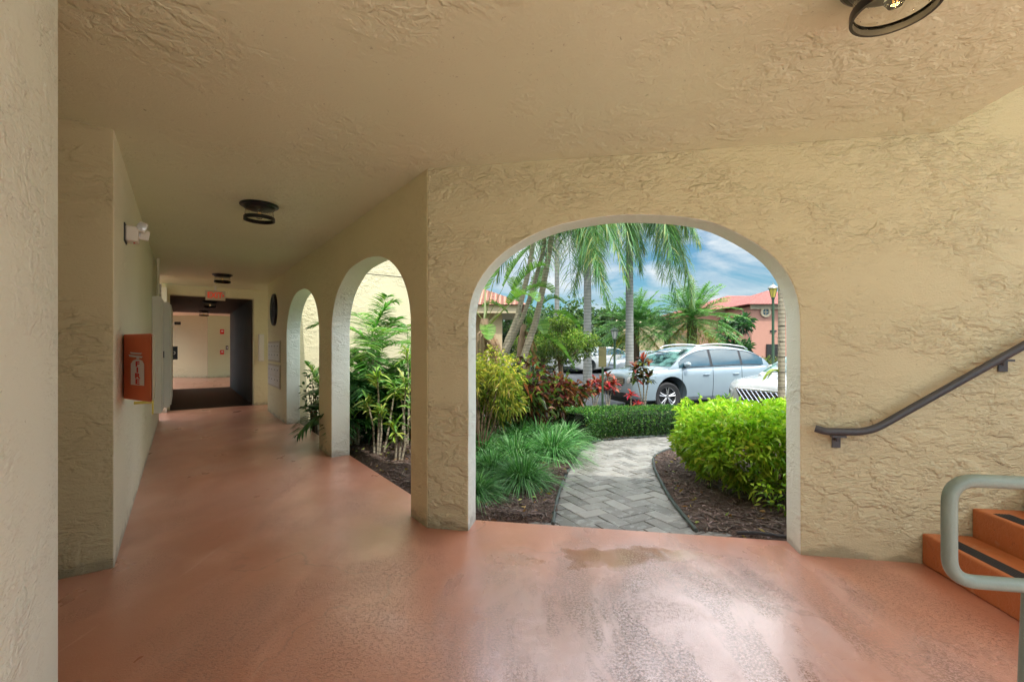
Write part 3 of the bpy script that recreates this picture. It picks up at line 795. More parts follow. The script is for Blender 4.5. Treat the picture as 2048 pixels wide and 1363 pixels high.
# paver path
bm=bmesh.new(); wv=.118; rot=R(28); colL=bm.loops.layers.float_color.new('Col')
ca,sa_=math.cos(rot),math.sin(rot)
for i in range(-60,60):
    for j in range(-60,60):
        k=(i-j)%4
        if k==0: x0,y0,x1,y1=i,j,i+2,j+1
        elif k==3: x0,y0,x1,y1=i,j,i+1,j+2
        else: continue
        gp=.012
        cs=[(x0+gp*2,y0+gp*2),(x1-gp*2,y0+gp*2),(x1-gp*2,y1-gp*2),(x0+gp*2,y1-gp*2)]
        W=[((a*ca-b*sa_)*wv+1.2,(a*sa_+b*ca)*wv+4.4) for a,b in cs]
        mx=sum(p[0] for p in W)/4; my=sum(p[1] for p in W)/4
        v=Vector((mx,my,0))-Cn
        if v.dot(wn)<.1 or my>7.3: continue
        if not any(inpath(mx+a,my+b) for a in (-.12,0,.12) for b in (-.12,0,.12)): continue
        zz=gz(mx,my)-.0+random.uniform(-.002,.002)
        tz=(random.uniform(-.02,.02),random.uniform(-.02,.02))
        ins=.004
        bot=[bm.verts.new((p[0],p[1],zz-.03)) for p in W]; 
        mid=[bm.verts.new((p[0],p[1],zz-.004)) for p in W]
        top=[bm.verts.new((p[0]+(mx-p[0])*.05,p[1]+(my-p[1])*.05,zz+tz[0]*(p[0]-mx)+tz[1]*(p[1]-my))) for p in W]
        g=random.choice([.16,.19,.22,.25,.29]); col=(g*1.03,g*1.0,g*.93,1)
        for fv in ([top]+[(bot[q],bot[(q+1)%4],mid[(q+1)%4],mid[q]) for q in range(4)]+[(mid[q],mid[(q+1)%4],top[(q+1)%4],top[q]) for q in range(4)]):
            fc=bm.faces.new(fv)
            for l in fc.loops: l[colL]=col
me=bpy.data.meshes.new('path'); bm.to_mesh(me); bm.free()
def paver_mat():
    m,nt,nd,lk,p=mat('paver'); a=nd.new('ShaderNodeVertexColor'); a.layer_name='Col'
    v=coords(nt); n1=noise(nt,v,14,6,.5,.65); n2=noise(nt,v,3,4,.4)
    c=mixc(nt,ramp(nt,n1,[(.52,0),(.60,.75)]),a.outputs[0],(.33,.34,.33))
    c=mixc(nt,ramp(nt,n2,[(.55,0),(.72,.55)]),c,(.10,.095,.08))
    lk.new(c,p.inputs['Base Color']); lk.new(ramp(nt,n2,[(.3,.5),(.7,.28)]),p.inputs['Roughness'])
    lk.new(bump(nt,noise(nt,v,120,4),.002),p.inputs['Normal']); return m
M['paver']=paver_mat()
o=link('path',me,M['paver']); o['kind']='structure'
o=sheet('path_joint_sand',0,5,2.8,7.4,30,30,lambda x,y:gz(x,y)-.012,M['mulch'],lambda x,y:(Vector((x,y,0))-Cn).dot(wn)>.15); o['kind']='structure'
def smooth_curve(pts,k=6):
    out=[]
    P_=[pts[0]]+list(pts)+[pts[-1]]
    for i in range(1,len(P_)-2):
        for q in range(k):
            t=q/k; a,b,c,e=[np.array(P_[i+r],float) for r in (-1,0,1,2)]
            out.append(.5*((2*b)+(-a+c)*t+(2*a-5*b+4*c-e)*t*t+(-a+3*b-3*c+e)*t**3))
    out.append(np.array(pts[-1],float)); return out
for pts,lb in ((Lp,'dark plastic edging strip along the left side of the curved path'),(Rp,'dark plastic edging strip along the right side of the curved path')):
    cv=[p for p in smooth_curve(pts) if (Vector((p[0],p[1],0))-Cn).dot(wn)>.22]
    o=B().tube([(p[0],p[1],gz(p[0],p[1])+.016) for p in cv],.014,8).build('edging',M['edging'],None,True); tag(o,lb,'edging')
hose=[(1.50,3.04,.012),(1.62,2.99,.03),(1.75,2.965,.02),(1.9,2.95,.015),(2.2,2.9,.012)]
o=B().tube([tuple(p) for p in smooth_curve(hose)],.012,8).build('drip_hose',M['rubber'],None,True); tag(o,'short black drip hose lying on mulch by the right arch foot','hose')

# bay line on the asphalt
ln_=B(); 
for (x0,y0) in ((2.2,7.55),):
    a=Vector((x0,y0,0)); b=a+Vector((.94,.34,0))*6; pn=Vector((-.34,.94,0))*.1
    ln_.face([(a.x,a.y,-.227),(b.x,b.y,-.227),((b+pn).x,(b+pn).y,-.227),((a+pn).x,(a+pn).y,-.227)])
o=ln_.build('parking_line',M['white'],fix=False); o['kind']='structure'

# ------------------------------------------------------------------ plants
def stems(bm_b, base, tips, r=.01):
    for t in tips:
        b0=Vector(base)+Vector((random.uniform(-.04,.04),random.uniform(-.04,.04),0)); t=Vector(t)
        m=(b0+t)/2+Vector((random.uniform(-.05,.05),random.uniform(-.05,.05),.05))
        bm_b.tube([b0,m,t],[r,r*.8,r*.4],5)

def shrub(name, x,y,rx,ry,h, n, L, W, pal, lab, cat='shrub', grp=None, weights=None, z0=None, shell=.55, nb=14, m=None, lumps=9, low=.12, droop=.2, up=.25):
    """leaf shrub: lumpy ellipsoid volume with tufts"""
    z=gz(x,y) if z0 is None else z0
    r=empty(name,(x,y,z),0,lab,cat,grp)
    lc=rng.normal(size=(lumps,3))*np.array([.55,.55,.42]); 
    lc/=np.maximum(1,np.linalg.norm(lc,axis=1,keepdims=True)*1.15)
    k=rng.integers(0,lumps,n); u=rng.normal(size=(n,3)); u/=np.linalg.norm(u,axis=1,keepdims=True)
    rr=rng.uniform(shell,1.0,(n,1))*.50
    q=lc[k]+u*rr; 
    hz=(h-low)/2
    p=np.stack([q[:,0]*rx,q[:,1]*ry,low+hz+q[:,2]*hz],1); keep=p[:,2]>.02; p=p[keep]; u=u[keep]; q=q[keep]; k=k[keep]
    dr=u+rng.normal(size=u.shape)*.5; dr[:,2]+=up
    nn_=len(p); col=rcol(nn_,pal,.22,weights)
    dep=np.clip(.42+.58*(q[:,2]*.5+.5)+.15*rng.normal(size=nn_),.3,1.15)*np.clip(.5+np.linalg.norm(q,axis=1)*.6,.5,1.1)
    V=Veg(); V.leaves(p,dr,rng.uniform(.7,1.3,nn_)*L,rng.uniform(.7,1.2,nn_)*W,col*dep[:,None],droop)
    V.build('foliage',m or M['leaf'],r)
    sb_=B(); stems(sb_,(0,0,-.02),[(c[0]*rx*.8,c[1]*ry*.8,low+hz+c[2]*hz) for c in lc]+[(random.uniform(-.5,.5)*rx,random.uniform(-.5,.5)*ry,h*.6) for _ in range(nb-lumps if nb>lumps else 0)],.011)
    sb_.build('stem',M['bark'],r)
    return r

# big yellow-green bush right of path
br=empty('lime_shrub',(2.42,4.15,0),0,'dense bright lime green shrub right of the curved path','shrub')
V=Veg(); n=9500
ux=rng.uniform(-1,1,n); uy=rng.uniform(-1,1,n); 
px_=ux*.82*(1-.18*np.abs(uy)**3); py_=uy*.60
hz=.67+.08*np.sin(px_*9+1)*np.cos(py_*8)+.05*rng.normal(size=n)*.6
rim=np.clip(1-np.maximum(np.abs(ux)**5,np.abs(uy)**5),0,1)
tz=hz*(.35+.65*rim**.5)
f=rng.uniform(0,1,n); zz=np.where(f<.5,tz*rng.uniform(.86,1.0,n),tz*rng.uniform(.18,1,n))
side=f>=.5
ee=rng.uniform(0,2*np.pi,n); sx_=np.sign(np.cos(ee))*np.abs(np.cos(ee))**.6; sy_=np.sign(np.sin(ee))*np.abs(np.sin(ee))**.6
bul=.80+.2*np.sin(np.clip(zz/.75,0,1)*math.pi*.8)
px_=np.where(side,sx_*.82*bul*rng.uniform(.85,1,n),px_); py_=np.where(side,sy_*.62*bul*rng.uniform(.85,1,n),py_)
px_+=.06*np.sin(zz*14+ee*5); py_+=.05*np.cos(zz*13+ee*7)
pp=np.stack([px_,py_,zz],1)
# whorls: 5 leaves per point
kk=2; pp2=np.repeat(pp,kk,0)+rng.normal(size=(n*kk,3))*.008
dr=np.repeat(np.stack([px_*.7,py_*1.0,.45+0*px_],1),kk,0)+rng.normal(size=(n*kk,3))*.75
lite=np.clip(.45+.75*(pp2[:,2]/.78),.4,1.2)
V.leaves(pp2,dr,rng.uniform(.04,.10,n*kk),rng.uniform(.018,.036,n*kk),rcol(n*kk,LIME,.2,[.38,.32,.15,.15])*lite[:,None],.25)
# stray shoots
ns=60; sp=np.stack([rng.uniform(-.78,.78,ns),rng.uniform(-.6,.6,ns),np.full(ns,.58)],1)
for q in sp:
    h_=rng.uniform(.06,.17); m_=14; t=rng.uniform(0,1,m_)
    V.leaves(q+np.stack([t*.02,t*.02,t*h_],1),rdir(m_,.1,1),rng.uniform(.03,.07,m_),rng.uniform(.015,.026,m_),rcol(m_,LIME,.2,[.5,.3,.2,0]),.2)
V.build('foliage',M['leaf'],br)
sb_=B(); stems(sb_,(0,0,-.03),[(random.uniform(-.7,.7),random.uniform(-.5,.5),random.uniform(.3,.55)) for _ in range(26)],.010); sb_.build('stem',M['bark'],br)
# sparse lower right sprays toward arch foot
shrub('low_shrub',2.35,3.45,.55,.3,.42,520,.05,.02,LIME,'loose low sprays of lime leaves at the right foot of the arch','shrub',low=.03)

# clipped hedge following the path
hg=empty('clipped_hedge',(1.7,7.0,gz(1.7,7.0)),0,'low clipped dark green box hedge curving along the far side of the path','hedge')
hgb=hg.location
n=24000
cen=smooth_curve([(.75,6.35),(1.15,6.75),(1.75,7.08),(2.45,7.35),(2.75,7.45)],8); cen=np.array(cen)
t=rng.uniform(0,len(cen)-1.001,n); i0=t.astype(int); fr=(t-i0)[:,None]; c0=cen[i0]*(1-fr)+cen[i0+1]*fr; tg=cen[i0+1]-cen[i0]; tg/=np.linalg.norm(tg,axis=1,keepdims=True); nm=np.stack([-tg[:,1],tg[:,0]],1)
hh=.42; hw=.36
face=rng.uniform(0,1,n); v_=np.where(face<.45,rng.uniform(-1,1,n),np.where(face<.85,-1,1)); zz=np.where(face<.45,1.0,rng.uniform(.02,1,n))
rnd=np.where(zz>.85,1-(zz-.85)*.6,1)
ent=(t<.05)|(t>len(cen)-1.4)
wob=.03*np.sin(t*5)+.02*np.sin(t*11+v_)
xy=c0+nm*((v_*hw*rnd+wob)[:,None])+rng.normal(size=(n,2))*.014
z_=zz*hh*(1+.05*np.sin(t*3+v_*2)) + rng.normal(size=n)*.012
# end cap
ec=rng.uniform(0,1,n)<.06; xy[ec]=cen[-1]+nm[ec]*(rng.uniform(-1,1,ec.sum())*hw)[:,None]; z_[ec]=rng.uniform(.02,hh,ec.sum())
zb_=np.array([gz(a,b) for a,b in xy])
pp=np.stack([xy[:,0]-hgb.x,xy[:,1]-hgb.y,z_+zb_-hgb.z],1)
nr3=np.stack([nm[:,0]*v_,nm[:,1]*v_,np.where(face<.45,1.0,.25)],1)+rng.normal(size=(n,3))*.6
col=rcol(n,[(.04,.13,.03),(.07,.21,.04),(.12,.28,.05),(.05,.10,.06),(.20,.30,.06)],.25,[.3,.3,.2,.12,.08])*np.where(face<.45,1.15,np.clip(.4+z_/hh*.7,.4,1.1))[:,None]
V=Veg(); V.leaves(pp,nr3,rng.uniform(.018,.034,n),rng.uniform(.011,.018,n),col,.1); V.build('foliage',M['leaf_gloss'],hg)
# dark twiggy core
bm=bmesh.new(); rows=[]
for q in range(4,len(cen)-1):
    tg_=cen[min(q+1,len(cen)-1)]-cen[max(q-1,0)]; tg_/=np.linalg.norm(tg_); nm_=np.array([-tg_[1],tg_[0]])
    z0=gz(*cen[q])-hgb.z; rows.append([bm.verts.new((cen[q][0]-hgb.x+nm_[0]*a,cen[q][1]-hgb.y+nm_[1]*a,z0+b)) for a,b in ((-.30,-.02),(-.31,.2),(-.28,.36),(.28,.36),(.31,.2),(.30,-.02))])
for a,b in zip(rows,rows[1:]):
    for q in range(5): bm.faces.new((a[q],a[q+1],b[q+1],b[q]))
bm.faces.new(rows[0]); bm.faces.new(rows[-1][::-1])
me=bpy.data.meshes.new('twig_core'); bm.to_mesh(me); bm.free(); M['core']=plain('hedge_core',(.015,.03,.012),.95,0,.5,.02,20); link('twig_core',me,M['core'],hg)

# liriope tufts
def tuft_mesh(n=420,R_=.30,H=.40):
    V=Veg(); a=rng.uniform(0,2*np.pi,n); el=rng.uniform(.45,1.5,n)
    dr=np.stack([np.cos(a)*np.cos(el),np.sin(a)*np.cos(el),np.sin(el)],1)
    b=rng.uniform(0,.07,n); p=np.stack([np.cos(a)*b,np.sin(a)*b,0*b],1)
    L=rng.uniform(.7,1.15,n)*.62
    col=rcol(n,[(.06,.21,.05),(.09,.27,.07),(.20,.38,.17),(.04,.13,.04)],.2)
    V.straps(p,dr,L,rng.uniform(.008,.012,n),col,g=rng.uniform(.4,.85,n),k=6,tipcol=col*1.35)
    return V
tp=[]
for k in range(3): 
    o=tuft_mesh(900).build('grass_tuft',M['leaf']); tp.append(o)
spots=[(1045,965,.88,'largest blue green grass tuft leaning over the left path edge'),(985,945,.78,'blue green grass tuft left of the largest one'),(950,992,.72,'grass tuft pressed against the left foot of the wide arch'),
 (1105,915,1.0,'grass tuft spilling over the path beside the hedge end'),(1030,925,.9,'grass tuft behind the largest one in the garden bed'),(970,915,.9,'grass tuft behind the left pair, near the lime shrub'),
 (1080,885,.95,'rear grass tuft below the dark red crotons'),(1130,885,.85,'rear grass tuft touching the clipped hedge'),(1040,885,.9,'rear grass tuft beneath the yellow green shrub')]
for i,(px,py,s_,lb) in enumerate(spots):
    g=G(px,py); src=tp[i%3]; o=src if i<3 else src.copy()
    if i>=3: C.objects.link(o)
    o.location=(g.x,g.y,gz(g.x,g.y)+.01); o.rotation_euler=(0,0,i*1.7); f_=s_*(1.0 if g.y<4.6 else 1.12); o.scale=(f_,f_,f_*1.0)
    tag(o,lb,'grass','blue green grass tufts')

# yellow-green feathery shrub left inside the arch
g=G(965,930); shrub('golden_shrub',g.x-.08,g.y+.25,.42,.4,1.28,2600,.06,.016,[(.52,.52,.06),(.40,.48,.06),(.60,.54,.12),(.22,.32,.04)],'tall golden yellow shrub just inside the left edge of the wide arch','shrub',low=.42,droop=.5,up=.1)
shrub('golden_shrub',-.28,5.6,.6,.45,1.12,2600,.085,.022,[(.32,.46,.05),(.18,.36,.05),(.50,.50,.08),(.14,.26,.04)],'wide yellow green shrub behind the tall golden one','shrub',low=.3,droop=.5)
# crotons
shrub('croton',.15,6.3,.55,.5,1.15,1700,.14,.045,CROTON,'dark red croton with broad mixed leaves left of the path','shrub','dark red crotons',[.2,.14,.14,.26,.16,.10],droop=.5,low=.15)
shrub('croton',.62,6.75,.5,.45,.95,1500,.13,.04,CROTON,'smaller copper croton beside the clipped hedge end','shrub','dark red crotons',[.2,.2,.25,.15,.15,.05],droop=.5,low=.15)
shrub('green_shrub',.10,7.2,.75,.5,1.15,1700,.12,.035,[(.10,.26,.03),(.06,.18,.02),(.20,.34,.04)],'fresh green broad leaved shrub behind the crotons','shrub',droop=.5,low=.1)
shrub('green_shrub',.95,7.75,.5,.4,.62,1300,.09,.03,[(.10,.26,.03),(.06,.18,.02),(.20,.12,.04)],'low green and red shrub at the foot of the first tall palm','shrub',droop=.5,low=.05,z0=-.15)

def rosette(V, c, n, L, W, pal, g=.5, el=(.1,1.3), tip=None):
    a=rng.uniform(0,2*np.pi,n); e=rng.uniform(*el,n); dr=np.stack([np.cos(a)*np.cos(e),np.sin(a)*np.cos(e),np.sin(e)],1)
    p=np.tile(np.array(c,float),(n,1))+rng.normal(size=(n,3))*np.array([.01,.01,.03]); col=rcol(n,pal,.2)
    V.straps(p,dr,rng.uniform(.7,1.15,n)*L,W*rng.uniform(.8,1.2,n),col,g=g*rng.uniform(.6,1.3,n),k=4,tipcol=None if tip is None else np.tile(np.array(tip),(n,1)),
      prof=np.array([.25,.8,1,.75,.05]))
def cordyline(x,y,z,heads,lab,grp,L=.24,W=.045,n=26,pal=REDC,h0=0,tip=None,g=.45):
    r=empty('cordyline',(x,y,z),0,lab,'plant',grp); V=Veg(); s=B()
    for (dx,dy,h) in heads:
        m=max(1,int((h-h0)/.16))
        s.tube([(0,0,-.05),(dx*.4,dy*.4,h*.5),(dx,dy,h)],[.016,.013,.009],6)
        for q in range(m): 
            hh_=h-q*.1; 
            if hh_<h0: break
            f=hh_/h; rosette(V,(dx*f,dy*f,hh_),int(n*(1-.12*q)),L*(1-.05*q),W,pal,g,(.0,1.35) if q==0 else (-.2,.8),tip)
    s.build('stem',M['cane'],r); V.build('foliage',M['leaf_gloss'],r); return r
# in front of the SUV
MIX=[(.10,.14,.02),(.22,.24,.04),(.06,.05,.02),(.30,.05,.04),(.05,.09,.02)]
gg=P(1288,800,9.0)
r=cordyline(gg.x,9.0,-.1,[(-.02,0,1.05),(.12,.05,.78),(-.18,.02,.9)],'tall cordyline with copper and olive leaves in front of the pearl car','red leaved cordylines',.27,.055,20,MIX,.35)
V=Veg(); 
for c in ((-.02,0,1.12),(-.2,0,.98),(.1,0,1.0)): rosette(V,c,16,.17,.03,[(.60,.12,.03),(.5,.05,.04),(.25,.03,.03)],.3,(.3,1.4))
V.build('new_leaves',M['leaf_gloss'],r)
gg=P(1262,815,8.6); cordyline(gg.x,8.6,-.08,[(0,0,.42),(.12,.0,.25),(-.06,0,.12)],'small bright coral cordyline below the car bumper','red leaved cordylines',.18,.04,14,[(.65,.05,.06),(.6,.10,.05),(.5,.03,.06)],.1)
for k,(px,Y,h,lb) in enumerate(((1190,10.2,.62,'pink leaved cordyline left of the green sign post'),(1216,10.4,.72,'pink leaved cordyline right of the green sign post'),(1165,9.8,.5,'dark red cordyline at the base of the first tall palm'),(1142,9.4,.45,'low dark cordyline leftmost of the red row'))):
    x_=(px-CX)/F*Y; cordyline(x_,Y,-.15,[(0,0,h),(.15,.05,h*.8),(-.16,0,h*.85),(.02,.1,h*.6)],lb,'red leaved cordylines',.24,.05,20,REDC if k<2 else CROTON,.15)
gg=G(1185,792,-.02); cordyline(1.28,8.0,-.1,[(0,0,.2),(.08,0,.14)],'tiny magenta cordyline peeking over the hedge','red leaved cordylines',.12,.035,9,[(.6,.04,.14),(.5,.08,.1)],.1)

# palms with feather leaves
def frond(V, base, az, el, L, droop, nl, ll, lw, pal, hang=.6, k=3, twist=0, rach=.012, tipc=None, plum=0.0):
    t=np.linspace(0,1,nl)
    dx,dy=math.cos(az),math.sin(az)
    r=L*(t*math.cos(el)*(1-.25*droop*t)); z=L*(t*math.sin(el)-droop*t*t*.8)
    pts=np.stack([base[0]+dx*r,base[1]+dy*r,base[2]+z],1)
    tang=np.gradient(pts,axis=0); tang/=np.linalg.norm(tang,axis=1,keepdims=True)
    up=np.array([0,0,1.]); sd_=np.cross(tang,up); sd_/=np.maximum(np.linalg.norm(sd_,axis=1,keepdims=True),1e-3); un=np.cross(sd_,tang)
    m=t>.12
    for s in (1,-1):
        n=m.sum(); lf=np.sin(np.clip((t[m]*.92+.10),0,1)*math.pi)**.6
        dr=sd_[m]*s+tang[m]*.55+un[m]*.25+rng.normal(size=(n,3))*(.09+plum); col=rcol(n,pal,.2)
        V.straps(pts[m],dr,ll*(.35+.65*lf)*rng.uniform(.85,1.1,n),lw,col,g=hang*rng.uniform(.7,1.3,n),k=k,tipcol=None if tipc is None else np.tile(np.array(tipc),(n,1)))
    # rachis as crossed straps
    for s2 in (sd_,un):
        w=rach*(1-.8*t)[:,None]; Vv=np.stack([pts+s2*w,pts-s2*w],1).reshape(-1,3); i=np.arange(nl-1)[:,None]*2
        V.add(Vv,np.concatenate([i,i+1,i+3,i+2],1),np.tile(np.array(pal[0])*1.2+.02,(len(Vv),1)))

PALMG=[(.13,.34,.07),(.18,.44,.10),(.09,.24,.06),(.32,.50,.12)]
def palm(name,x,y,z0,h,r0,r1,nf,L,el,droop,ll,lw,lab,grp,pal=PALMG,hang=.6,bmat=None,lean=(0,0),nl=46,skirt=None,k=3,shaft=None,azs=None,plum=0):
    r=empty(name,(x,y,z0),0,lab,'palm tree',grp)
    pts=[];rad=[]
    for q in range(15):
        t=q/14; pts.append((lean[0]*t*t,lean[1]*t*t,-.1+(h+.1)*t)); rad.append((r0*(1-t)+r1*t)*(1+.25*math.exp(-t*14))*(1+.02*math.sin(q*2.1)))
    B().tube(pts,rad,16).build('trunk',bmat or M['royal'],r,True)
    V=Veg(); top=(lean[0],lean[1],h)
    for q in range(nf):
        a=(q*2.399+random.uniform(-.2,.2)) if azs is None else azs[q%len(azs)]+random.uniform(-.12,.12)
        e=el[0]+(el[1]-el[0])*((q+.5)/nf)+random.uniform(-.08,.08)
        frond(V,(top[0],top[1],h+.0),a,e,L*random.uniform(.88,1.1),droop*random.uniform(.8,1.2),nl,ll,lw,pal,hang,k,plum=plum)
    if skirt:
        for q in range(skirt[0]):
            a=q*2.399+.5; frond(V,top,a,random.uniform(-.9,-.3),L*.75,.5,26,ll*.8,lw,skirt[1],.7,k)
    V.build('crown',M['leaf'],r)
    if shaft: B().tube([(lean[0],lean[1],h-shaft),(lean[0],lean[1],h-.6*shaft),(lean[0],lean[1],h+.1)],[r1*1.05,r1*1.25,r1*.7],14).build('crownshaft',M['shaft'],r,True)
    return r
M['shaft']=bark('crownshaft',(.12,.20,.05),(.16,.26,.07),0)
# tall queen palms: drooping plumose fronds reach down into the arch
QP=[(.09,.24,.09),(.13,.32,.12),(.20,.38,.13),(.06,.16,.07),(.32,.36,.12)]
tz=P(1175,0,1).z
palm('queen_palm',(1175-CX)/F*17,17,-.23,7.1,.16,.12,16,3.6,(1.15,.1),1.25,.72,.026,'tall smooth grey palm left of the green sign, its fronds hanging','tall drooping palms',QP,1.0,nl=190,plum=.28,shaft=.9)
palm('queen_palm',(1259-CX)/F*17.5,17.5,-.23,7.3,.16,.125,20,4.0,(1.1,.05),1.35,.75,.026,'tall smooth grey palm directly behind the bonnet of the pearl car','tall drooping palms',QP,1.0,nl=200,plum=.28,shaft=.9,azs=[0.05,3.4,.75,1.9,-.5,2.6,.35,4.4,-1.2,-.15])
palm('queen_palm',(1114-CX)/F*15,15,-.23,6.3,.085,.07,13,3.0,(1.2,.1),1.2,.55,.02,'slender palm trunk behind the leaning canes','tall drooping palms',QP,1.0,nl=100,plum=.25)
# date palms
DP=[(.14,.34,.08),(.20,.44,.13),(.28,.50,.18),(.08,.22,.05)]
YS=[(.42,.36,.03),(.30,.30,.03),(.2,.26,.04)]
palm('date_palm',(1384-CX)/F*20,20,-.23,2.7,.24,.20,64,2.5,(1.5,-.35),.42,.48,.036,'full feathery date palm directly behind the roof of the pearl car','bushy date palms',DP,.25,M['bark'],nl=44,skirt=(9,YS),k=2)
palm('date_palm',(1270-CX)/F*21,21,-.23,2.5,.22,.18,58,2.35,(1.5,-.3),.42,.46,.036,'full feathery date palm right of the street lantern','bushy date palms',DP,.25,M['bark'],nl=44,skirt=(9,YS),k=2)
palm('date_palm',(1335-CX)/F*27,27,-.23,2.3,.22,.18,36,2.2,(1.45,-.25),.55,.42,.04,'darker date palm half hidden between the two front ones','bushy date palms',[(.04,.11,.03),(.06,.15,.04)],.25,M['bark'],nl=40,k=2)
# wired trunk by right jamb
tk=palm('young_palm',(1563-CX)/F*6.6,6.6,-.1,5.2,.048,.045,9,1.6,(1.2,.2),.9,.4,.02,'pale wire wrapped palm trunk beside the right edge of the arch','young palm',QP,.8,M['cane'],nl=40)
V=Veg(); 
for q in range(14):
    V=Veg(); rosette(V,(-.035,-.03,.45+q*.15),1,.13,.006,[(.12,.10,.05)],.5,(-.3,.9)); V.build('dead_leaf',M['leaf'],tk)
b0=np.array([[-.06,-.03,1.0]])
for a,l,c_ in ((math.pi,.34,(.30,.42,.05)),(math.pi*.93,.22,(.28,.40,.05)),(math.pi*1.05,.3,(.50,.46,.05))):
    V=Veg(); V.straps(b0,np.array([[math.cos(a),-.1,.75]]),np.array([l]),np.array([.07]),np.array([c_]),g=1.1,k=6,prof=np.array([.3,.8,1,.95,.8,.5,.05])); V.build('sprout',M['leaf'],tk)
for q in range(6):
    z_=.55+q*.22; B().lathe([(.048,0),(.053,.004),(.048,.008)],c=(0,0,z_),n=16).build('tie_wire',M['black'],tk)

# leaning canes and banana-like leaves at the left of the arch
def cane(name,pts,r,lab,grp,head=None,m='cane'):
    P3=[P(a,b,Y) for a,b,Y in pts]; b0=P3[0].copy(); rt=empty(name,b0,0,lab,'tree',grp)
    cv=smooth_curve([tuple(p-b0) for p in P3],5); N_=len(cv)
    B().tube(cv,[r*(1.25-.5*i/N_)*(1+.05*math.sin(i*2.4)) for i in range(N_)],10).build('trunk',M[m],rt,True)
    V=Veg(); tip=cv[-1]
    for q in range(15): frond(V,tip,q*2.399,random.uniform(-.1,1.1),1.9,1.15,60,.5,.022,QP,.8,3,plum=.15)
    V.build('crown',M['leaf'],rt); return rt
cane('leaning_palm',[(1030,770,9),(1055,690,9),(1072,640,9),(1089,558,9),(1106,458,9),(1118,385,9)],.062,'thickest leaning ringed palm stem in the clump on the left','leaning palm stems')
cane('leaning_palm',[(990,780,8.7),(1012,690,8.7),(1034,634,8.7),(1057,541,8.7),(1068,472,8.7),(1073,400,8.7)],.05,'leftmost leaning pale palm stem in the clump','leaning palm stems')
cane('leaning_palm',[(985,770,9.6),(1020,690,9.6),(1051,620,9.6),(1079,530,9.6),(1092,470,9.6),(1110,330,9.6)],.045,'thin leaning palm stem crossing behind the thickest one','leaning palm stems')
def banana_leaf(V, base, az, el, pet, L, W, droop, pal, fold=.35, tear=.5):
    dx,dy=math.cos(az),math.sin(az); k=26; t=np.linspace(0,1,k)
    r=(pet+L*t)*math.cos(el)*(1-.15*droop*t); z=(pet+L*t)*math.sin(el)-droop*L*t*t*.8
    pts=np.stack([base[0]+dx*r,base[1]+dy*r,base[2]+z],1); tang=np.gradient(pts,axis=0); tang/=np.linalg.norm(tang,axis=1,keepdims=True)
    sd_=np.cross(tang,[0,0,1.]); sd_/=np.maximum(np.linalg.norm(sd_,axis=1,keepdims=True),1e-3); un=np.cross(sd_,tang)
    w=W*np.sin(np.clip(t*.93+.05,0,1)*math.pi)**.55
    for s in (1,-1):
        for j in range(k-1):
            a=pts[j];b=pts[j+1]; tw=rng.uniform(-.10,.14) if rng.uniform()<tear else 0
            o1=a+sd_[j]*s*w[j]+un[j]*w[j]*(fold+tw)+tang[j]*w[j]*.35; o2=b+sd_[j+1]*s*w[j+1]*rng.uniform(.93,1)+un[j+1]*w[j+1]*(fold+tw)+tang[j+1]*w[j+1]*.30
            if rng.uniform()<tear: o2=o1+(o2-o1)*.72
            c=rcol(1,pal,.12)[0]; V.add(np.array([a,b,o2,o1]),np.array([[0,1,2,3]]),np.array([c*.9,c*.9,c*1.1,c*1.1]))
    q0=np.array([base]); 
    V.straps(q0,np.array([[dx*math.cos(el),dy*math.cos(el),math.sin(el)]]),np.array([pet*1.02]),np.array([.035]),np.array([[.16,.22,.06]]),g=.0,k=3,prof=np.array([1.4,1,.8,.6]))
BAN=[(.08,.20,.03),(.12,.28,.045),(.17,.33,.06)]
def bird(px,py,Y,h,leaves,lab,lean=(0,0)):
    b0=P(px,py,Y); b0.z=gz(b0.x,Y); r=empty('banana_plant',b0,0,lab,'plant','broad leaved banana plants')
    B().tube([(0,0,-.05),(lean[0]*.4,lean[1]*.4,h*.5),(lean[0],lean[1],h)],[.10,.08,.065],12).build('trunk',M['thatch'],r,True)
    V=Veg()
    for (az,el,pet,L,W,dr) in leaves: banana_leaf(V,(lean[0],lean[1],h*random.uniform(.88,1)),az,el,pet,L,W,dr,BAN)
    for q in range(5): banana_leaf(V,(lean[0],lean[1],h*random.uniform(.75,.95)),random.uniform(-1.5,1.5),-.9,.05,random.uniform(.4,.7),.06,.35,[(.26,.15,.08),(.36,.22,.12)],.8,.8)
    V.build('crown',M['leaf'],r)
    s=B()
    for q in range(9):
        a=random.uniform(0,6.28); z_=h*random.uniform(.55,.98); s.tube([(lean[0],lean[1],z_),(lean[0]+.12*math.cos(a),lean[1]+.12*math.sin(a),z_-.1),(lean[0]+.16*math.cos(a),lean[1]+.16*math.sin(a),z_-.55)],[.022,.014,.004],5)
    s.build('dead_sheath',M['thatch'],r)
M['thatch']=bark('dry_sheath',(.20,.12,.07),(.42,.32,.22),0,14)
bird(955,800,7.6,1.9,[(.2,1.1,.7,1.1,.2,.35),(.9,1.25,.8,1.2,.2,.3),(-.3,.9,.8,1.0,.19,.5),(1.6,1.0,.7,1.1,.2,.5),(2.4,.8,.6,1.0,.19,.6),(-.8,.6,.7,.9,.18,.7),(-1.4,-.1,.15,.5,.13,.5),(.4,.65,.9,.9,.18,.7)],'banana plant with brown sheathed trunk at the left edge of the wide arch',(.12,0))
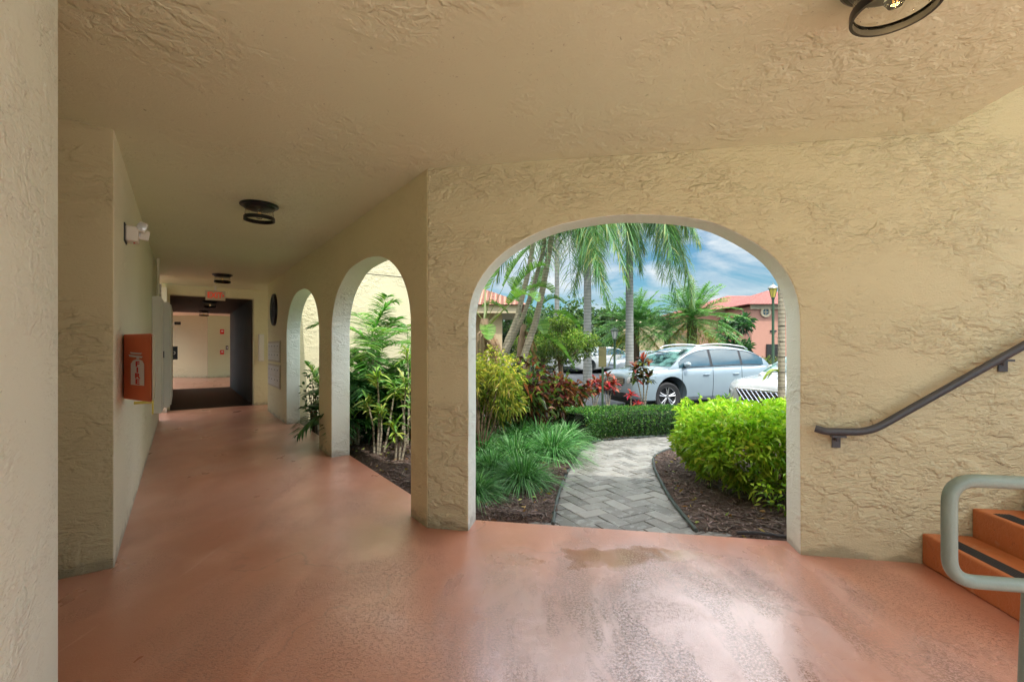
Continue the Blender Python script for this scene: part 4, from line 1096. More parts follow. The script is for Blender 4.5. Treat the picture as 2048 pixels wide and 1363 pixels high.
bird(1030,780,10.3,2.0,[(-.4,.9,.5,1.2,.2,.8),(.1,.5,.5,1.2,.2,.9),(.7,1.2,.6,1.3,.21,.3),(2.0,1.1,.6,1.1,.2,.4),(-1.2,.5,.4,1.0,.2,.9),(3.1,.8,.5,1.0,.19,.7),(.0,-.1,.3,1.0,.18,.8)],'banana plant with hanging torn leaves behind the leaning stems',(.2,0))

# airy small-leaved tree
def tree(name,x,y,z0,h,cr,n,L,W,pal,lab,grp=None,tr=.07,cat='tree',blobs=14,flat=.7,m=None):
    r=empty(name,(x,y,z0),0,lab,cat,grp); s=B(); V=Veg(); 
    s.tube([(0,0,-.1),(.05*h*.3,0,h*.25),(.0,.03*h,h*.5)],[tr*1.3,tr,tr*.8],9)
    cs=[]
    for q in range(blobs):
        u=rng.normal(size=3); u/=np.linalg.norm(u); rr=rng.uniform(.35,.95)
        c=np.array([u[0]*cr*rr,u[1]*cr*rr,h-cr*flat+u[2]*cr*flat*rr]); cs.append(c)
        s.tube([(0,.03*h,h*.45),tuple(c*np.array([.5,.5,1])*np.array([1,1,.85])),tuple(c)],[tr*.5,tr*.3,tr*.1],5)
    s.build('trunk',M['bark'],r,True)
    cs=np.array(cs); k=rng.integers(0,blobs,n); u=rng.normal(size=(n,3)); u/=np.linalg.norm(u,axis=1,keepdims=True)
    br_=cr*rng.uniform(.26,.44,blobs); p=cs[k]+u*(rng.uniform(.25,1,(n,1))**.6)*br_[k][:,None]*np.array([1,1,.8])
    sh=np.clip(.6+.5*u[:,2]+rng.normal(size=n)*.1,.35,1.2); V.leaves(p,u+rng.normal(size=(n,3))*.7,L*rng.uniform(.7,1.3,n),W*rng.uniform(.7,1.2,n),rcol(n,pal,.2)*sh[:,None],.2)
    V.build('crown',m or M['leaf'],r); return r
YG=[(.24,.40,.05),(.16,.32,.04),(.36,.46,.07),(.09,.20,.03)]
tree('small_tree',(1120-CX)/F*11.5,11.5,-.22,2.45,1.05,6000,.085,.035,YG,'small yellow green tree between the leaning stems and the tall palm','garden trees')
tree('small_tree',(1085-CX)/F*13,13,-.22,1.9,.9,2400,.08,.035,YG,'lower yellow green tree behind the leaning stems','garden trees')
tree('bare_shrub',(1100-CX)/F*9.3,9.3,-.2,1.0,.4,420,.06,.02,[(.10,.18,.04),(.06,.12,.03)],'twiggy dark shrub standing before the parked white cars','garden trees',.03,blobs=16)
shrub('green_shrub',(1060-CX)/F*9.8,9.8,1.0,.5,1.0,1800,.10,.035,[(.09,.22,.03),(.05,.15,.02),(.16,.28,.04)],'green shrub mass under the leaning palm stems','shrub',z0=-.22,droop=.4,low=.1)
# street-side hedge on the far right, behind car
shrub('far_hedge',(1560-CX)/F*17,17,2.2,.6,1.25,5200,.09,.045,[(.22,.30,.06),(.14,.22,.05),(.30,.34,.10)],'pale clipped hedge behind the tail of the pearl car','hedge',z0=-.22,low=.05)
shrub('far_hedge',(1250-CX)/F*31,31,7.0,.8,1.2,5200,.14,.07,[(.10,.20,.04),(.06,.14,.03)],'dark low hedge beyond the row of distant parked cars','hedge',z0=-.22,low=.05)

# plants behind the corridor arches
def arch_palm(px,Y,h,L,n,lab,droop=.8,pal=PALMG,ll=.33):
    x=(px-CX)/F*Y; r=empty('areca_palm',(x,Y,gz(x,Y)),0,lab,'palm','low palms behind the corridor arches'); s=B(); V=Veg()
    for q in range(n):
        a=q*2.399+random.uniform(-.3,.3); b=random.uniform(.25,1.35); s0=(random.uniform(-.08,.08),random.uniform(-.08,.08),h*random.uniform(.15,.8))
        frond(V,s0,a,b,L*random.uniform(.7,1.05),droop*random.uniform(.5,1.1),38,ll,.03,pal,.3,3,rach=.006)
    for q in range(6): s.tube([(random.uniform(-.1,.1),random.uniform(-.1,.1),-.05),(random.uniform(-.08,.08),random.uniform(-.08,.08),h*.8)],[.016,.010],6)
    s.build('stem',M['cane'],r); V.build('crown',M['leaf'],r)
arch_palm(750,6.4,1.75,1.35,36,'tallest feathery palm against the cream wing wall')
arch_palm(825,6.9,1.5,1.35,30,'feathery palm at the right of the near corridor arch')
arch_palm(712,5.9,.85,1.0,24,'low palm brushing the left jamb of the near corridor arch',pal=[(.05,.16,.05),(.08,.22,.06)])
arch_palm(664,7.05,.95,.95,9,'palm whose frond reaches through the far corridor arch',droop=.45)
arch_palm(785,6.1,.9,.9,22,'small low palm in the middle of the near corridor arch',pal=[(.08,.24,.05),(.12,.30,.07)])
def dracaena(px,Y,heads,lab,pal):
    x=(px-CX)/F*Y; r=empty('dracaena',(x,Y,gz(x,Y)),0,lab,'plant','striped yellow green dracaenas'); V=Veg(); s=B()
    for dx,dy,h in heads:
        s.tube([(dx*.3,dy*.3,-.05),(dx*.6+.02,dy*.6,h*.5),(dx,dy,h)],[.013,.011,.008],6)
        for q in range(3): rosette(V,(dx,dy,h-q*.05),15,.20,.024,pal,.45,(.0,1.4))
    s.build('stem',M['cane'],r); V.build('foliage',M['leaf'],r)
DR=[(.36,.48,.08),(.24,.42,.07),(.48,.54,.15),(.13,.30,.06)]
dracaena(755,5.3,[(0,0,.95),(.18,.1,.78),(-.14,.1,.62),(.06,-.05,.55)],'striped dracaena at the centre of the near corridor arch',DR)
dracaena(790,5.0,[(0,0,.42),(.1,.1,.9),(.2,.0,.65)],'low striped dracaena nearest the right pier',DR)
dracaena(815,5.7,[(0,0,1.2),(.1,.1,.9),(-.1,.0,.75)],'tallest striped dracaena, beside the right pier',DR)
shrub('understory_shrub',(745-CX)/F*6.3,6.3,.5,.35,.75,1100,.12,.05,[(.06,.20,.06),(.09,.26,.07),(.05,.14,.04)],'dark green undergrowth between the palms of the near corridor arch','shrub',low=.05,droop=.4)
shrub('understory_shrub',(820-CX)/F*6.3,6.3,.5,.35,.8,1100,.12,.05,[(.04,.13,.04),(.06,.18,.05),(.10,.22,.05)],'dark green undergrowth at the right side of the near corridor arch','shrub',low=.05,droop=.4)
shrub('ficus_sapling',(630-CX)/F*7.2,7.2,.16,.14,1.05,130,.085,.035,[(.03,.09,.03),(.05,.14,.04)],'thin dark leaved sapling in the far corridor arch','shrub',low=.2)

# ------------------------------------------------------------------ cars
def interp(x, tab):
    xs=[a for a,_ in tab]; ys=[b for _,b in tab]; return float(np.interp(x,xs,ys))
def smooth_tab(tab,n=80):
    xs=np.array([a for a,_ in tab]); ys=np.array([b for _,b in tab]); X=np.linspace(xs[0],xs[-1],n)
    m=np.gradient(ys,xs); 
    out=[]
    for x in X:
        i=min(max(np.searchsorted(xs,x)-1,0),len(xs)-2); h=xs[i+1]-xs[i]; t=(x-xs[i])/h
        out.append((x,(2*t**3-3*t*t+1)*ys[i]+(t**3-2*t*t+t)*h*m[i]+(-2*t**3+3*t*t)*ys[i+1]+(t**3-t*t)*h*m[i+1]))
    return out
def car(name,lab,grp,paint,style='suv',detail=2,spindle=False):
    r=empty(name,(0,0,0),0,lab,'car',grp,.9)
    if style=='suv':
        L=4.77; ztop=[(0,.86),(.04,.93),(.15,.985),(.5,1.045),(1.0,1.10),(1.3,1.13),(1.6,1.13),(3.9,1.16),(4.45,1.16),(4.65,1.08),(4.77,.90)]
        roof=[(1.02,1.085),(1.25,1.24),(1.6,1.46),(1.95,1.60),(2.3,1.665),(2.8,1.69),(3.4,1.655),(3.9,1.565),(4.25,1.42),(4.5,1.25),(4.62,1.13)]
        belt=[(1.02,1.085),(1.6,1.10),(2.5,1.12),(3.6,1.15),(4.62,1.13)]; ax=(.97,3.71); wr=.37; hw=.94; bz=.24
    else:
        L=4.6; ztop=[(0,.62),(.06,.74),(.25,.84),(.6,.90),(1.1,.98),(1.4,.99),(3.7,1.02),(4.3,1.03),(4.5,.98),(4.6,.82)]
        roof=[(1.15,.96),(1.5,1.14),(1.95,1.33),(2.3,1.42),(2.7,1.45),(3.1,1.41),(3.5,1.30),(3.9,1.14),(4.1,1.03)]
        belt=[(1.15,.96),(2.0,.98),(3.0,1.0),(4.1,1.02)]; ax=(.92,3.62); wr=.32; hw=.88; bz=.20
    wid=[(0,.60),(.06,.72),(.18,.82),(.42,.895),(.8,.925),(1.6,.94),(3.4,.94),(4.0,.925),(4.45,.87),(4.65,.80),(4.77,.68)]
    wid=[(a*L/4.77,b*hw/.94) for a,b in wid]
    ZT=smooth_tab(ztop); WD=smooth_tab(wid); RF=smooth_tab(roof); BT=smooth_tab(belt,20)
    def side_y(x,z): # half width of lower body at height z
        w=interp(x,WD); zt=interp(x,ZT); t=(z-bz)/max(.2,(zt-bz)); 
        return w*(.955+.05*math.sin(min(1,max(0,t))*math.pi*.85)) if t<.9 else w*(.955+.05*math.sin(.9*math.pi*.85))
    # --- tub
    bm=bmesh.new(); rows=[]; NX=64
    for i in range(NX):
        x=L*i/(NX-1); w=interp(x,WD); zt=interp(x,ZT); zb_=bz+(.10*max(0,1-x/.35)) + (.12*max(0,1-(L-x)/.35))
        prof=[(0,zb_),(w*.86,zb_),(w*.955,zb_+.05)]
        for q in range(1,7):
            z=zb_+.05+(zt-.10-zb_-.05)*q/6; prof.append((side_y(x,z),z))
        prof+=[(w*.955,zt-.055),(w*.90,zt-.022),(w*.72,zt+.0),(w*.4,zt+.018),(0,zt+.024)]
        ring=[bm.verts.new((x,-a,b)) for a,b in prof]+[bm.verts.new((x,a,b)) for a,b in prof[::-1][1:-1]]
        rows.append(ring)
    for a,b in zip(rows,rows[1:]):
        n_=len(a)
        for k in range(n_): bm.faces.new((a[k],a[(k+1)%n_],b[(k+1)%n_],b[k]))
    bm.faces.new(rows[0][::-1]); bm.faces.new(rows[-1])
    bmesh.ops.recalc_face_normals(bm,faces=bm.faces)
    me=bpy.data.meshes.new('body'); bm.to_mesh(me); bm.free()
    tub=link('body',me,[M[paint],M['trim']],r)
    # wheel wells
    for xx in ax:
        cb=B().cyl((xx,-1.2,wr),(xx,1.2,wr),wr*1.17,n=40).build('cutter',None)
        md=tub.modifiers.new('w','BOOLEAN'); md.object=cb; md.operation='DIFFERENCE'; md.solver='EXACT'
        bpy.context.view_layer.update()
        me2=bpy.data.meshes.new_from_object(tub.evaluated_get(bpy.context.evaluated_depsgraph_get()))
        tub.modifiers.clear(); old=tub.data; tub.data=me2; bpy.data.meshes.remove(old); cm=cb.data; bpy.data.objects.remove(cb); bpy.data.meshes.remove(cm)
    me=tub.data; me.name='body'
    for p in me.polygons: 
        c=p.center
        if any(abs(math.hypot(c.x-xx,c.z-wr)-wr*1.17)<.02 and abs(p.normal.y)<.4 for xx in ax): p.material_index=1
    me.polygons.foreach_set('use_smooth',[True]*len(me.polygons)); me.set_sharp_from_angle(angle=R(38))
    # inner wheel box so wells read dark
    B().box((L/2,0,wr+.05),(L*.92,hw*1.35,.5)).build('underbody',M['trim'],r)
    # --- greenhouse
    x0,x1=roof[0][0],roof[-1][0]
    def gh(x,f): # f 0 belt..1 roof edge, returns y,z
        zb_=interp(x,BT); zr=interp(x,RF); wb=interp(x,WD)*.945; wt=wb*(.80 if style=='suv' else .76)
        h=zr-zb_; tt=f*h/(.55); 
        return wb-(wb-wt)*min(1,tt)**1.15, zb_+h*f
    bm=bmesh.new(); rows=[]; NX=54
    for i in range(NX):
        x=x0+(x1-x0)*i/(NX-1); zb_=interp(x,BT)-.03; zr=interp(x,RF)
        prof=[(gh(x,0)[0],zb_)]+[gh(x,f) for f in (.15,.35,.55,.75,.86)]
        yt=gh(x,.86)[0]; zz=gh(x,.86)[1]; dz=zr-zz
        prof+=[(yt*.955,zz+dz*.45),(yt*.86,zz+dz*.78),(yt*.6,zz+dz*.95),(0,zr+.006)]
        rows.append([bm.verts.new((x,-a,b)) for a,b in prof]+[bm.verts.new((x,a,b)) for a,b in prof[::-1][1:]])
    for a,b in zip(rows,rows[1:]):
        for k in range(len(a)-1): bm.faces.new((a[k],a[k+1],b[k+1],b[k]))
    bmesh.ops.recalc_face_normals(bm,faces=bm.faces)
    me=bpy.data.meshes.new('cabin'); bm.to_mesh(me); bm.free(); me.polygons.foreach_set('use_smooth',[True]*len(me.polygons)); me.set_sharp_from_angle(angle=R(50))
    link('cabin',me,M[paint],r)
    # glass: side windows as strips following the cabin side
    def side_glass(xa,xb,nm='side_window',s=-1,f0=.08,f1=.80,front=0,rear=0):
        bm=bmesh.new(); n=18; prev=None
        for i in range(n+1):
            x=xa+(xb-xa)*i/n; col=[]
            zr=interp(x,RF); zb_=interp(x,BT); top=f1
            if front and i<n*front: pass
            for q in range(6):
                f=f0+(top-f0)*q/5; 
                # slanted ends
                xx=x
                if i<n*.5: xx=x+ (0 if not front else 0)
                y,z=gh(xx,f)
                col.append(bm.verts.new((xx,s*(y+.006),z)))
            if prev:
                for q in range(5): bm.faces.new((prev[q],prev[q+1],col[q+1],col[q]))
            prev=col
        bmesh.ops.recalc_face_normals(bm,faces=bm.faces)
        me=bpy.data.meshes.new(nm); bm.to_mesh(me); bm.free(); me.polygons.foreach_set('use_smooth',[True]*len(me.polygons)); return link(nm,me,M['carglass'],r)
    for s in (-1,1):
        if style=='suv': segs=((1.34,2.36),(2.45,3.42),(3.50,4.30))
        else: segs=((1.42,2.38),(2.47,3.25),(3.31,3.80))
        for a,b in segs:
            side_glass(a,b,s=s)
        for a,b in zip(segs,segs[1:]):
            pb=B(); ym=[(gh((a[1]+b[0])/2,f)[0]+.005,gh((a[1]+b[0])/2,f)[1]) for f in (.05,.25,.45,.65,.82)]
            ca_=[pb.bm.verts.new((a[1]-.004,s*y,z)) for y,z in ym]; cb2=[pb.bm.verts.new((b[0]+.004,s*y,z)) for y,z in ym]
            for q in range(4): pb.bm.faces.new((ca_[q],ca_[q+1],cb2[q+1],cb2[q]))
            pb.build('pillar',M['trim'],r,fix=False)
    # windscreen & rear window on the slanted top surface
    def top_glass(xa,xb,nm,m):
        bm=bmesh.new(); n=12; prev=None
        for i in range(n+1):
            x=xa+(xb-xa)*i/n; zr=interp(x,RF); zz=gh(x,.86)[1]; dz=zr-zz; yt=gh(x,.86)[0]
            row=[]
            for a,f in ((-1.0,.0),(-.955,.45),(-.86,.78),(-.6,.95),(0,1.0),(.6,.95),(.86,.78),(.955,.45),(1.0,.0)):
                off=.012
                row.append(bm.verts.new((x+(-off if xa<2.5 else off)*.6,yt*a*.97,zz+dz*f+off*.8)))
            if prev:
                for q in range(len(row)-1): bm.faces.new((prev[q],prev[q+1],row[q+1],row[q]))
            prev=row
        bmesh.ops.recalc_face_normals(bm,faces=bm.faces)
        me=bpy.data.meshes.new(nm); bm.to_mesh(me); bm.free(); me.polygons.foreach_set('use_smooth',[True]*len(me.polygons)); link(nm,me,m,r)
    if style=='suv': top_glass(1.10,1.93,'windscreen',M['windglass']); top_glass(4.02,4.52,'rear_window',M['carglass'])
    else: top_glass(1.24,2.08,'windscreen',M['windglass']); top_glass(3.45,4.0,'rear_window',M['carglass'])
    # wheels
    for xx in ax:
        for s in (-1,1):
            wh=empty('wheel',(xx,s*(hw-.125),wr)); wh.parent=r; del_=wh
            prof=[(wr*.66,-.10),(wr*.90,-.115),(wr*.985,-.09),(wr,-.04),(wr,.04),(wr*.985,.09),(wr*.90,.115),(wr*.66,.10)]
            B().lathe(prof,n=44,axis='Y').build('tyre',M['rubber'],wh,True)
            rb=B(); rb.lathe([(wr*.67,s*.10),(wr*.665,s*.085),(wr*.61,s*.07),(wr*.60,-s*.08)],n=40,axis='Y')
            for q in range(5):
                a=q*2*math.pi/5+.3
                for da in (-.16,.16):
                    rb.tube([(math.cos(a+da*.5)*wr*.12,s*.075,math.sin(a+da*.5)*wr*.12),(math.cos(a+da)*wr*.62,s*.085,math.sin(a+da)*wr*.62)],[wr*.055,wr*.04],6)
            rb.lathe([(0,s*.088),(wr*.13,s*.088),(wr*.17,s*.07),(wr*.17,s*.05)],n=20,axis='Y')
            rb.build('rim',M['rim'],wh,True)
            B().lathe([(0,s*.02),(wr*.58,s*.02)],n=24,axis='Y').build('brake_disc',M['trim'],wh)
            if s==-1 and xx==ax[0] and detail>1: wh.rotation_euler=(0,0,R(-9))
    # front: grille, lights, bumper openings
    def patch(nm,yz,m,dx=.012,depth=.03,par=r):
        bb=B(); 
        def fx(y,z):
            # find x where body half-width exceeds |y| and top exceeds z
            x=0
            while x<.9 and (interp(x,WD)*.97<abs(y) or interp(x,ZT)-.04<z): x+=.005
            return x
        bmq=bb.bm; bmq.faces.new([bmq.verts.new((0,y,z)) for y,z in yz])
        ys=[p[0] for p in yz]; zs=[p[1] for p in yz]
        for ax_,lo,hi,st_ in ((1,min(ys),max(ys),.06),(2,min(zs),max(zs),.04)):
            q=lo+st_
            while q<hi-.01:
                no=[0,0,0]; no[ax_]=1; co_=[0,0,0]; co_[ax_]=q
                bmesh.ops.bisect_plane(bmq,geom=bmq.verts[:]+bmq.edges[:]+bmq.faces[:],plane_co=co_,plane_no=no); q+=st_
        for v in bmq.verts: v.co.x=fx(v.co.y,v.co.z)-dx
        ex_=bmesh.ops.extrude_face_region(bmq,geom=bmq.faces[:])
        for v in ex_['geom']:
            if isinstance(v,bmesh.types.BMVert): v.co.x+=depth
        return bb.build(nm,m,par)
    zo=0 if style=='suv' else -.1
    if spindle:
        g_=patch('grille',[(-.50,.86),(.50,.86),(.36,.62),(.50,.30),(-.50,.30),(-.36,.62)],M['darkgap'],.010,.04)
        ms=B()
        for q in range(-11,12):
            for sg in (1,-1):
                y0=q*.105
                seg=[]
                for z in np.linspace(.31,.85,10):
                    y=y0+sg*(z-.58)*.9; lim=.47 if z<.32 or z>.84 else (.36+.14*abs(z-.62)/.28)
                    if abs(y)<lim: seg.append((-.022 if z<.75 else -.022+.0,y,z))
                if len(seg)>1: ms.tube(seg,.010,4)
        ms.build('mesh',M['chrome'],g_)
        B().tube([(-.02,-.5,.865),(-.03,0,.872),(-.02,.5,.865)],.014,8).build('grille_frame',M['chrome'],r,True)
        for k in range(0): pass
    else:
        g_=patch('grille',[(-.42,.90+zo),(.42,.90+zo),(.40,.70+zo),(.30,.64+zo),(-.30,.64+zo),(-.40,.70+zo)] if style=='suv' else [(-.3,.68),(.3,.68),(.27,.56),(-.27,.56)],M['trim'],.014,.04)
        if detail>1:
            bb=B()
            for q in range(5): bb.box((-.018,0,.69+q*.045),(.012,.76,.010))
            bb.build('bars',M['chrome'],g_)
            em_=B().lathe([(.055,-.0),(.062,-.008),(.068,0)],n=24,axis='Y'); 
            eo=em_.build('emblem',M['chrome'],r,True); eo.rotation_euler=(0,0,R(90)); eo.location=(-.034,0,.79); eo.scale=(1.15,1,.85)
            B().tube([(-.036,-.028,.815),(-.036,-.01,.77),(-.036,.035,.768)],.006,6).build('emblem_letter',M['chrome'],r)
            # number plate blank left out
    patch('lower_intake',[(-.55,.46+zo),(.55,.46+zo),(.45,.33+zo),(-.45,.33+zo)],M['trim'],.010,.03)
    for s in (-1,1):
        if spindle: pz=[(s*.56,.80),(s*.80,.86),(s*.84,.80),(s*.60,.68)]
        else: pz=[(s*.50,.87+zo),(s*.74,.93+zo),(s*.84,.88+zo),(s*.78,.74+zo),(s*.56,.72+zo)]
        hl=patch('headlight',pz,M['lens'],.016,.05)
        if detail>1:
            cx_=sum(p[0] for p in pz)/len(pz); cz_=sum(p[1] for p in pz)/len(pz)
            patch('projector',[(cx_+.045*math.cos(a),cz_+.04*math.sin(a)) for a in np.linspace(0,6.28,13)[:-1]],M['trim'],.024,.02,hl)
        patch('fog_light',[(s*.62+.05*math.cos(a),.42+zo+.05*math.sin(a)) for a in np.linspace(0,6.28,13)[:-1]],M['trim'],.012,.03)
        # mirror
        mx=1.52 if style=='suv' else 1.62; my,mz_=gh(mx,.12)
        mr=B().sphere((mx,s*(my+.11),mz_+.06),.1,(.75,1.15,.75),18).build('mirror',M[paint],r,True)
        B().tube([(mx+.02,s*(my-.02),mz_),(mx,s*(my+.08),mz_+.02)],[.03,.025],8).build('mirror_arm',M['trim'],mr)
        # tail light
        B().box((L-.16,s*(interp(L-.2,WD)*.96),.98+zo*.8),(.24,.05,.13),0,.01).build('tail_light',M['redink'],r)
        # door seams and handles
        if detail>1:
            sm_=B()
            for xs,za,zb2 in ((1.40,.34,1.09),(2.41,.32,1.115),(3.42,.60,1.13)):
                pts=[(xs+(.0 if z>.6 else 0),s*(side_y(xs,z)+.003),z) for z in np.linspace(za,zb2,9)]
                sm_.tube(pts,.0055,4)
            pts=[(x_,s*(side_y(x_,.34)+.003),.34) for x_ in np.linspace(1.40,3.2,14)]; sm_.tube(pts,.005,4)
            sm_.build('door_seam',M['trim'],r)
            for xs in (2.18,3.20):
                y=side_y(xs,.93); B().tube([(xs-.10,s*(y+.0),.925),(xs-.08,s*(y+.03),.93),(xs+.08,s*(y+.03),.935),(xs+.10,s*(y+.0),.94)],.014,8).build('door_handle',M[paint],r,True)
            # window surround trim
            tr_=B(); tr_.tube([(x_,s*(gh(x_,.04)[0]+.006),gh(x_,.04)[1]) for x_ in np.linspace(1.42,4.22,22)],.009,6); tr_.tube([(x_,s*(gh(x_,.83)[0]+.006),gh(x_,.83)[1]) for x_ in np.linspace(1.42,4.2,26)],.008,6); tr_.build('window_trim',M['trim'],r)
            # sill
            tr_=B(); tr_.tube([(x_,s*(side_y(x_,.28)-.0),.27) for x_ in np.linspace(1.42,3.25,12)],.035,8); tr_.build('sill',M['trim'],r,True)
            if style=='suv':
                pts=[(x_,s*(gh(x_,.86)[0]*.93),interp(x_,RF)+.012+(.035 if 2.05<x_<3.75 else 0)) for x_ in (1.98,2.1,2.4,2.8,3.2,3.6,3.72,3.85)]
                B().tube(pts,.016,8).build('roof_rail',M['chrome'],r,True)
    return r
def place(o,x,y,z,ang): o.location=(x,y,z); o.rotation_euler=(0,0,ang)
suv=car('parked_car','pearl white crossover parked in front of the date palms, side on','cars parked in the lot','pearl')
A20=R(20)
place(suv,2.80-.34*.83,10.24+.94*.83,-.232,A20)
lx=car('parked_car','white car with chrome mesh grille partly hidden by the right arch side','cars parked in the lot','whitecar','suv',2,True)
fc=Vector((3.80,8.30,0))+Vector((.34,-.94,0))*.80
place(lx,fc.x,fc.y,-.232,A20)
c3=car('parked_car','distant white crossover seen left of the green sign post','cars parked in the lot','whitecar','suv',1)
place(c3,(1135-CX)/F*25.5,25.5,-.232,R(35))
c4=car('parked_car','distant silver blue saloon between the lantern and the pearl car','cars parked in the lot','silver','sedan',1)
place(c4,(1222-CX)/F*25,25,-.232,R(25))
c5=copy_tree(c4); place(c5,(1262-CX)/F*19.5,19.5,-.232,R(22)); c5['label']='silver saloon just behind the bonnet and windscreen of the pearl car'
c6=copy_tree(c3); place(c6,(1092-CX)/F*27.5,27,-.232,R(15)); c6['label']='leftmost distant white car, half hidden by garden plants'

# ------------------------------------------------------------------ street furniture
def lantern(x,y,z0,h,lab,s=1.0,lit=False):
    r=empty('street_lamp',(x,y,z0),0,lab,'street lamp','garden street lanterns')
    B().lathe([(.09*s,0),(.09*s,.25*s),(.05*s,.32*s),(.045*s,h-.5*s),(.06*s,h-.48*s),(.06*s,h-.42*s)],n=14).build('pole',M['greenpost'],r,True)
    B().lathe([(.07*s,h-.42*s),(.15*s,h-.10*s),(.14*s,h-.09*s),(.06*s,h-.41*s)],n=6).build('glass_housing',M['white' if not lit else 'yellow'],r)
    fr=B()
    for q in range(6):
        a=q*math.pi/3; fr.tube([(.075*s*math.cos(a),.075*s*math.sin(a),h-.42*s),(.155*s*math.cos(a),.155*s*math.sin(a),h-.09*s)],.010*s,5)
    fr.build('frame',M['greenpost'],r)
    B().lathe([(.19*s,h-.09*s),(.17*s,h-.05*s),(.06*s,h+.03*s),(.02*s,h+.06*s),(.02*s,h+.11*s),(0,h+.12*s)],n=12).build('cap',M['greenpost'] if not lit else M['silverm'],r)
M['silverm']=plain('lamp_cap',(.35,.36,.34),.4,.4)
lantern((1229-CX)/F*19,19,-.23,2.25,'white glazed lantern on a short green post beside the parked cars')
lantern((1546-CX)/F*12.2,12.2,-.23,3.12,'tall lantern with pale cap beside the right edge of the arch',.72,True)
sx_,sy_=(1205-CX)/F*9.0,9.0
sp=empty('sign_post',(sx_,sy_,0),R(10),'narrow green post with the back of a small upright sign','sign')
B().box((0,0,.52),(.035,.03,1.44)).build('post',M['greenpost'],sp); B().box((-.035 if 0 else -.01,-.0-.022,1.06),(.16,.008,.40),0,.002).build('sign_plate',M['signface'],sp)

# ------------------------------------------------------------------ buildings
def tile_mat(name,a,b,rz=0,sc_=9):
    m,nt,nd,lk,p=mat(name); w=nd.new('ShaderNodeTexWave'); w.wave_type='BANDS'; w.bands_direction='X'; w.inputs['Scale'].default_value=sc_; w.inputs['Distortion'].default_value=.4
    v=coords(nt,(1,1,1),rz=rz); lk.new(v,w.inputs[0])
    w2=nd.new('ShaderNodeTexWave'); w2.wave_type='BANDS'; w2.bands_direction='Z'; w2.wave_profile='SAW'; w2.inputs['Scale'].default_value=2.5; lk.new(v,w2.inputs[0])
    c=mixc(nt,w.outputs['Fac'],[x*.45 for x in a],b); c=mixc(nt,ramp(nt,w2.outputs['Fac'],[(0,.4),(.15,0)]),c,[x*.4 for x in a]); c=mixc(nt,ramp(nt,noise(nt,v,6,4),[(.5,0),(.7,.3)]),c,(.45,.24,.20))
    lk.new(c,p.inputs['Base Color']); p.inputs['Roughness'].default_value=.7; lk.new(bump(nt,w.outputs['Fac'],.05),p.inputs['Normal']); return m
M['tile']=tile_mat('roof_tile',(.34,.085,.07),(.48,.15,.12),0,1.2)
M['tile2']=tile_mat('roof_tile_near',(.40,.15,.09),(.55,.26,.18),R(0),2.2)
M['salmon']=plain('salmon_wall',(.52,.27,.20),.8,0,.08,.004,3)
M['salmon2']=plain('coral_wall',(.50,.16,.08),.8,0,.08,.004,3)
M['creamwall']=plain('cream_wall',(.55,.44,.28),.8,0,.08,.004,3)
M['trimcream']=plain('cream_trim',(.66,.56,.38),.7)
def hip(x0,x1,y0,y1,ze,zr,ov=.5):
    X0,X1,Y0,Y1=x0-ov,x1+ov,y0-ov,y1+ov; ym=(Y0+Y1)/2; k=(Y1-Y0)/2
    k=min(k,(X1-X0)/2-.05); bb=B()
    v=[bb.bm.verts.new(p) for p in ((X0,Y0,ze),(X1,Y0,ze),(X1,Y1,ze),(X0,Y1,ze),(X0+k,ym,zr),(X1-k,ym,zr))]
    for f in ((0,1,5,4),(1,2,5),(2,3,4,5),(3,0,4),(3,2,1,0)): bb.bm.faces.new([v[i] for i in f])
    return bb
Yb=40
def bx(px,Y=Yb): return (px-CX)/F*Y
def bz_(py,Y=Yb): return EYE-(py-HY)/F*Y
pbld=empty('pink_building',(bx(1510),Yb,-.25),0,'two storey salmon pink building with red tiled hip roofs','building')
o0=pbld.location
def bwall(nm,x0,x1,y0,y1,z0,z1,m,par=pbld): return B().box(((x0+x1)/2-o0.x,(y0+y1)/2-o0.y,(z0+z1)/2-o0.z),(x1-x0,y1-y0,z1-z0)).build(nm,m,par)
xA,xB,xC=bx(1400,44),bx(1504,44),bx(1640,40)
xP=bx(1503,39)
bwall('wall',xA,xB+1.5,44,54,-.3,bz_(619,44),M['salmon'])
bwall('wall',xP,xP+9,39,50,-.3,bz_(612,39),M['salmon'])
t_=hip(xA,xB+8,44,54,bz_(619,44),bz_(588,47.5),.7).build('roof',M['tile'],pbld); t_.location=(-o0.x,-o0.y,-o0.z)
t_=hip(xP,xP+9,39,50,bz_(609,39),bz_(577,43),.7).build('roof',M['tile'],pbld); t_.location=(-o0.x,-o0.y,-o0.z)
bwall('cornice',xP-.15,xP+9.1,38.8,38.98,bz_(618,39),bz_(609.5,39),M['trimcream']); bwall('cornice',xA,xP,43.8,43.97,bz_(625,44),bz_(619,44),M['trimcream'])
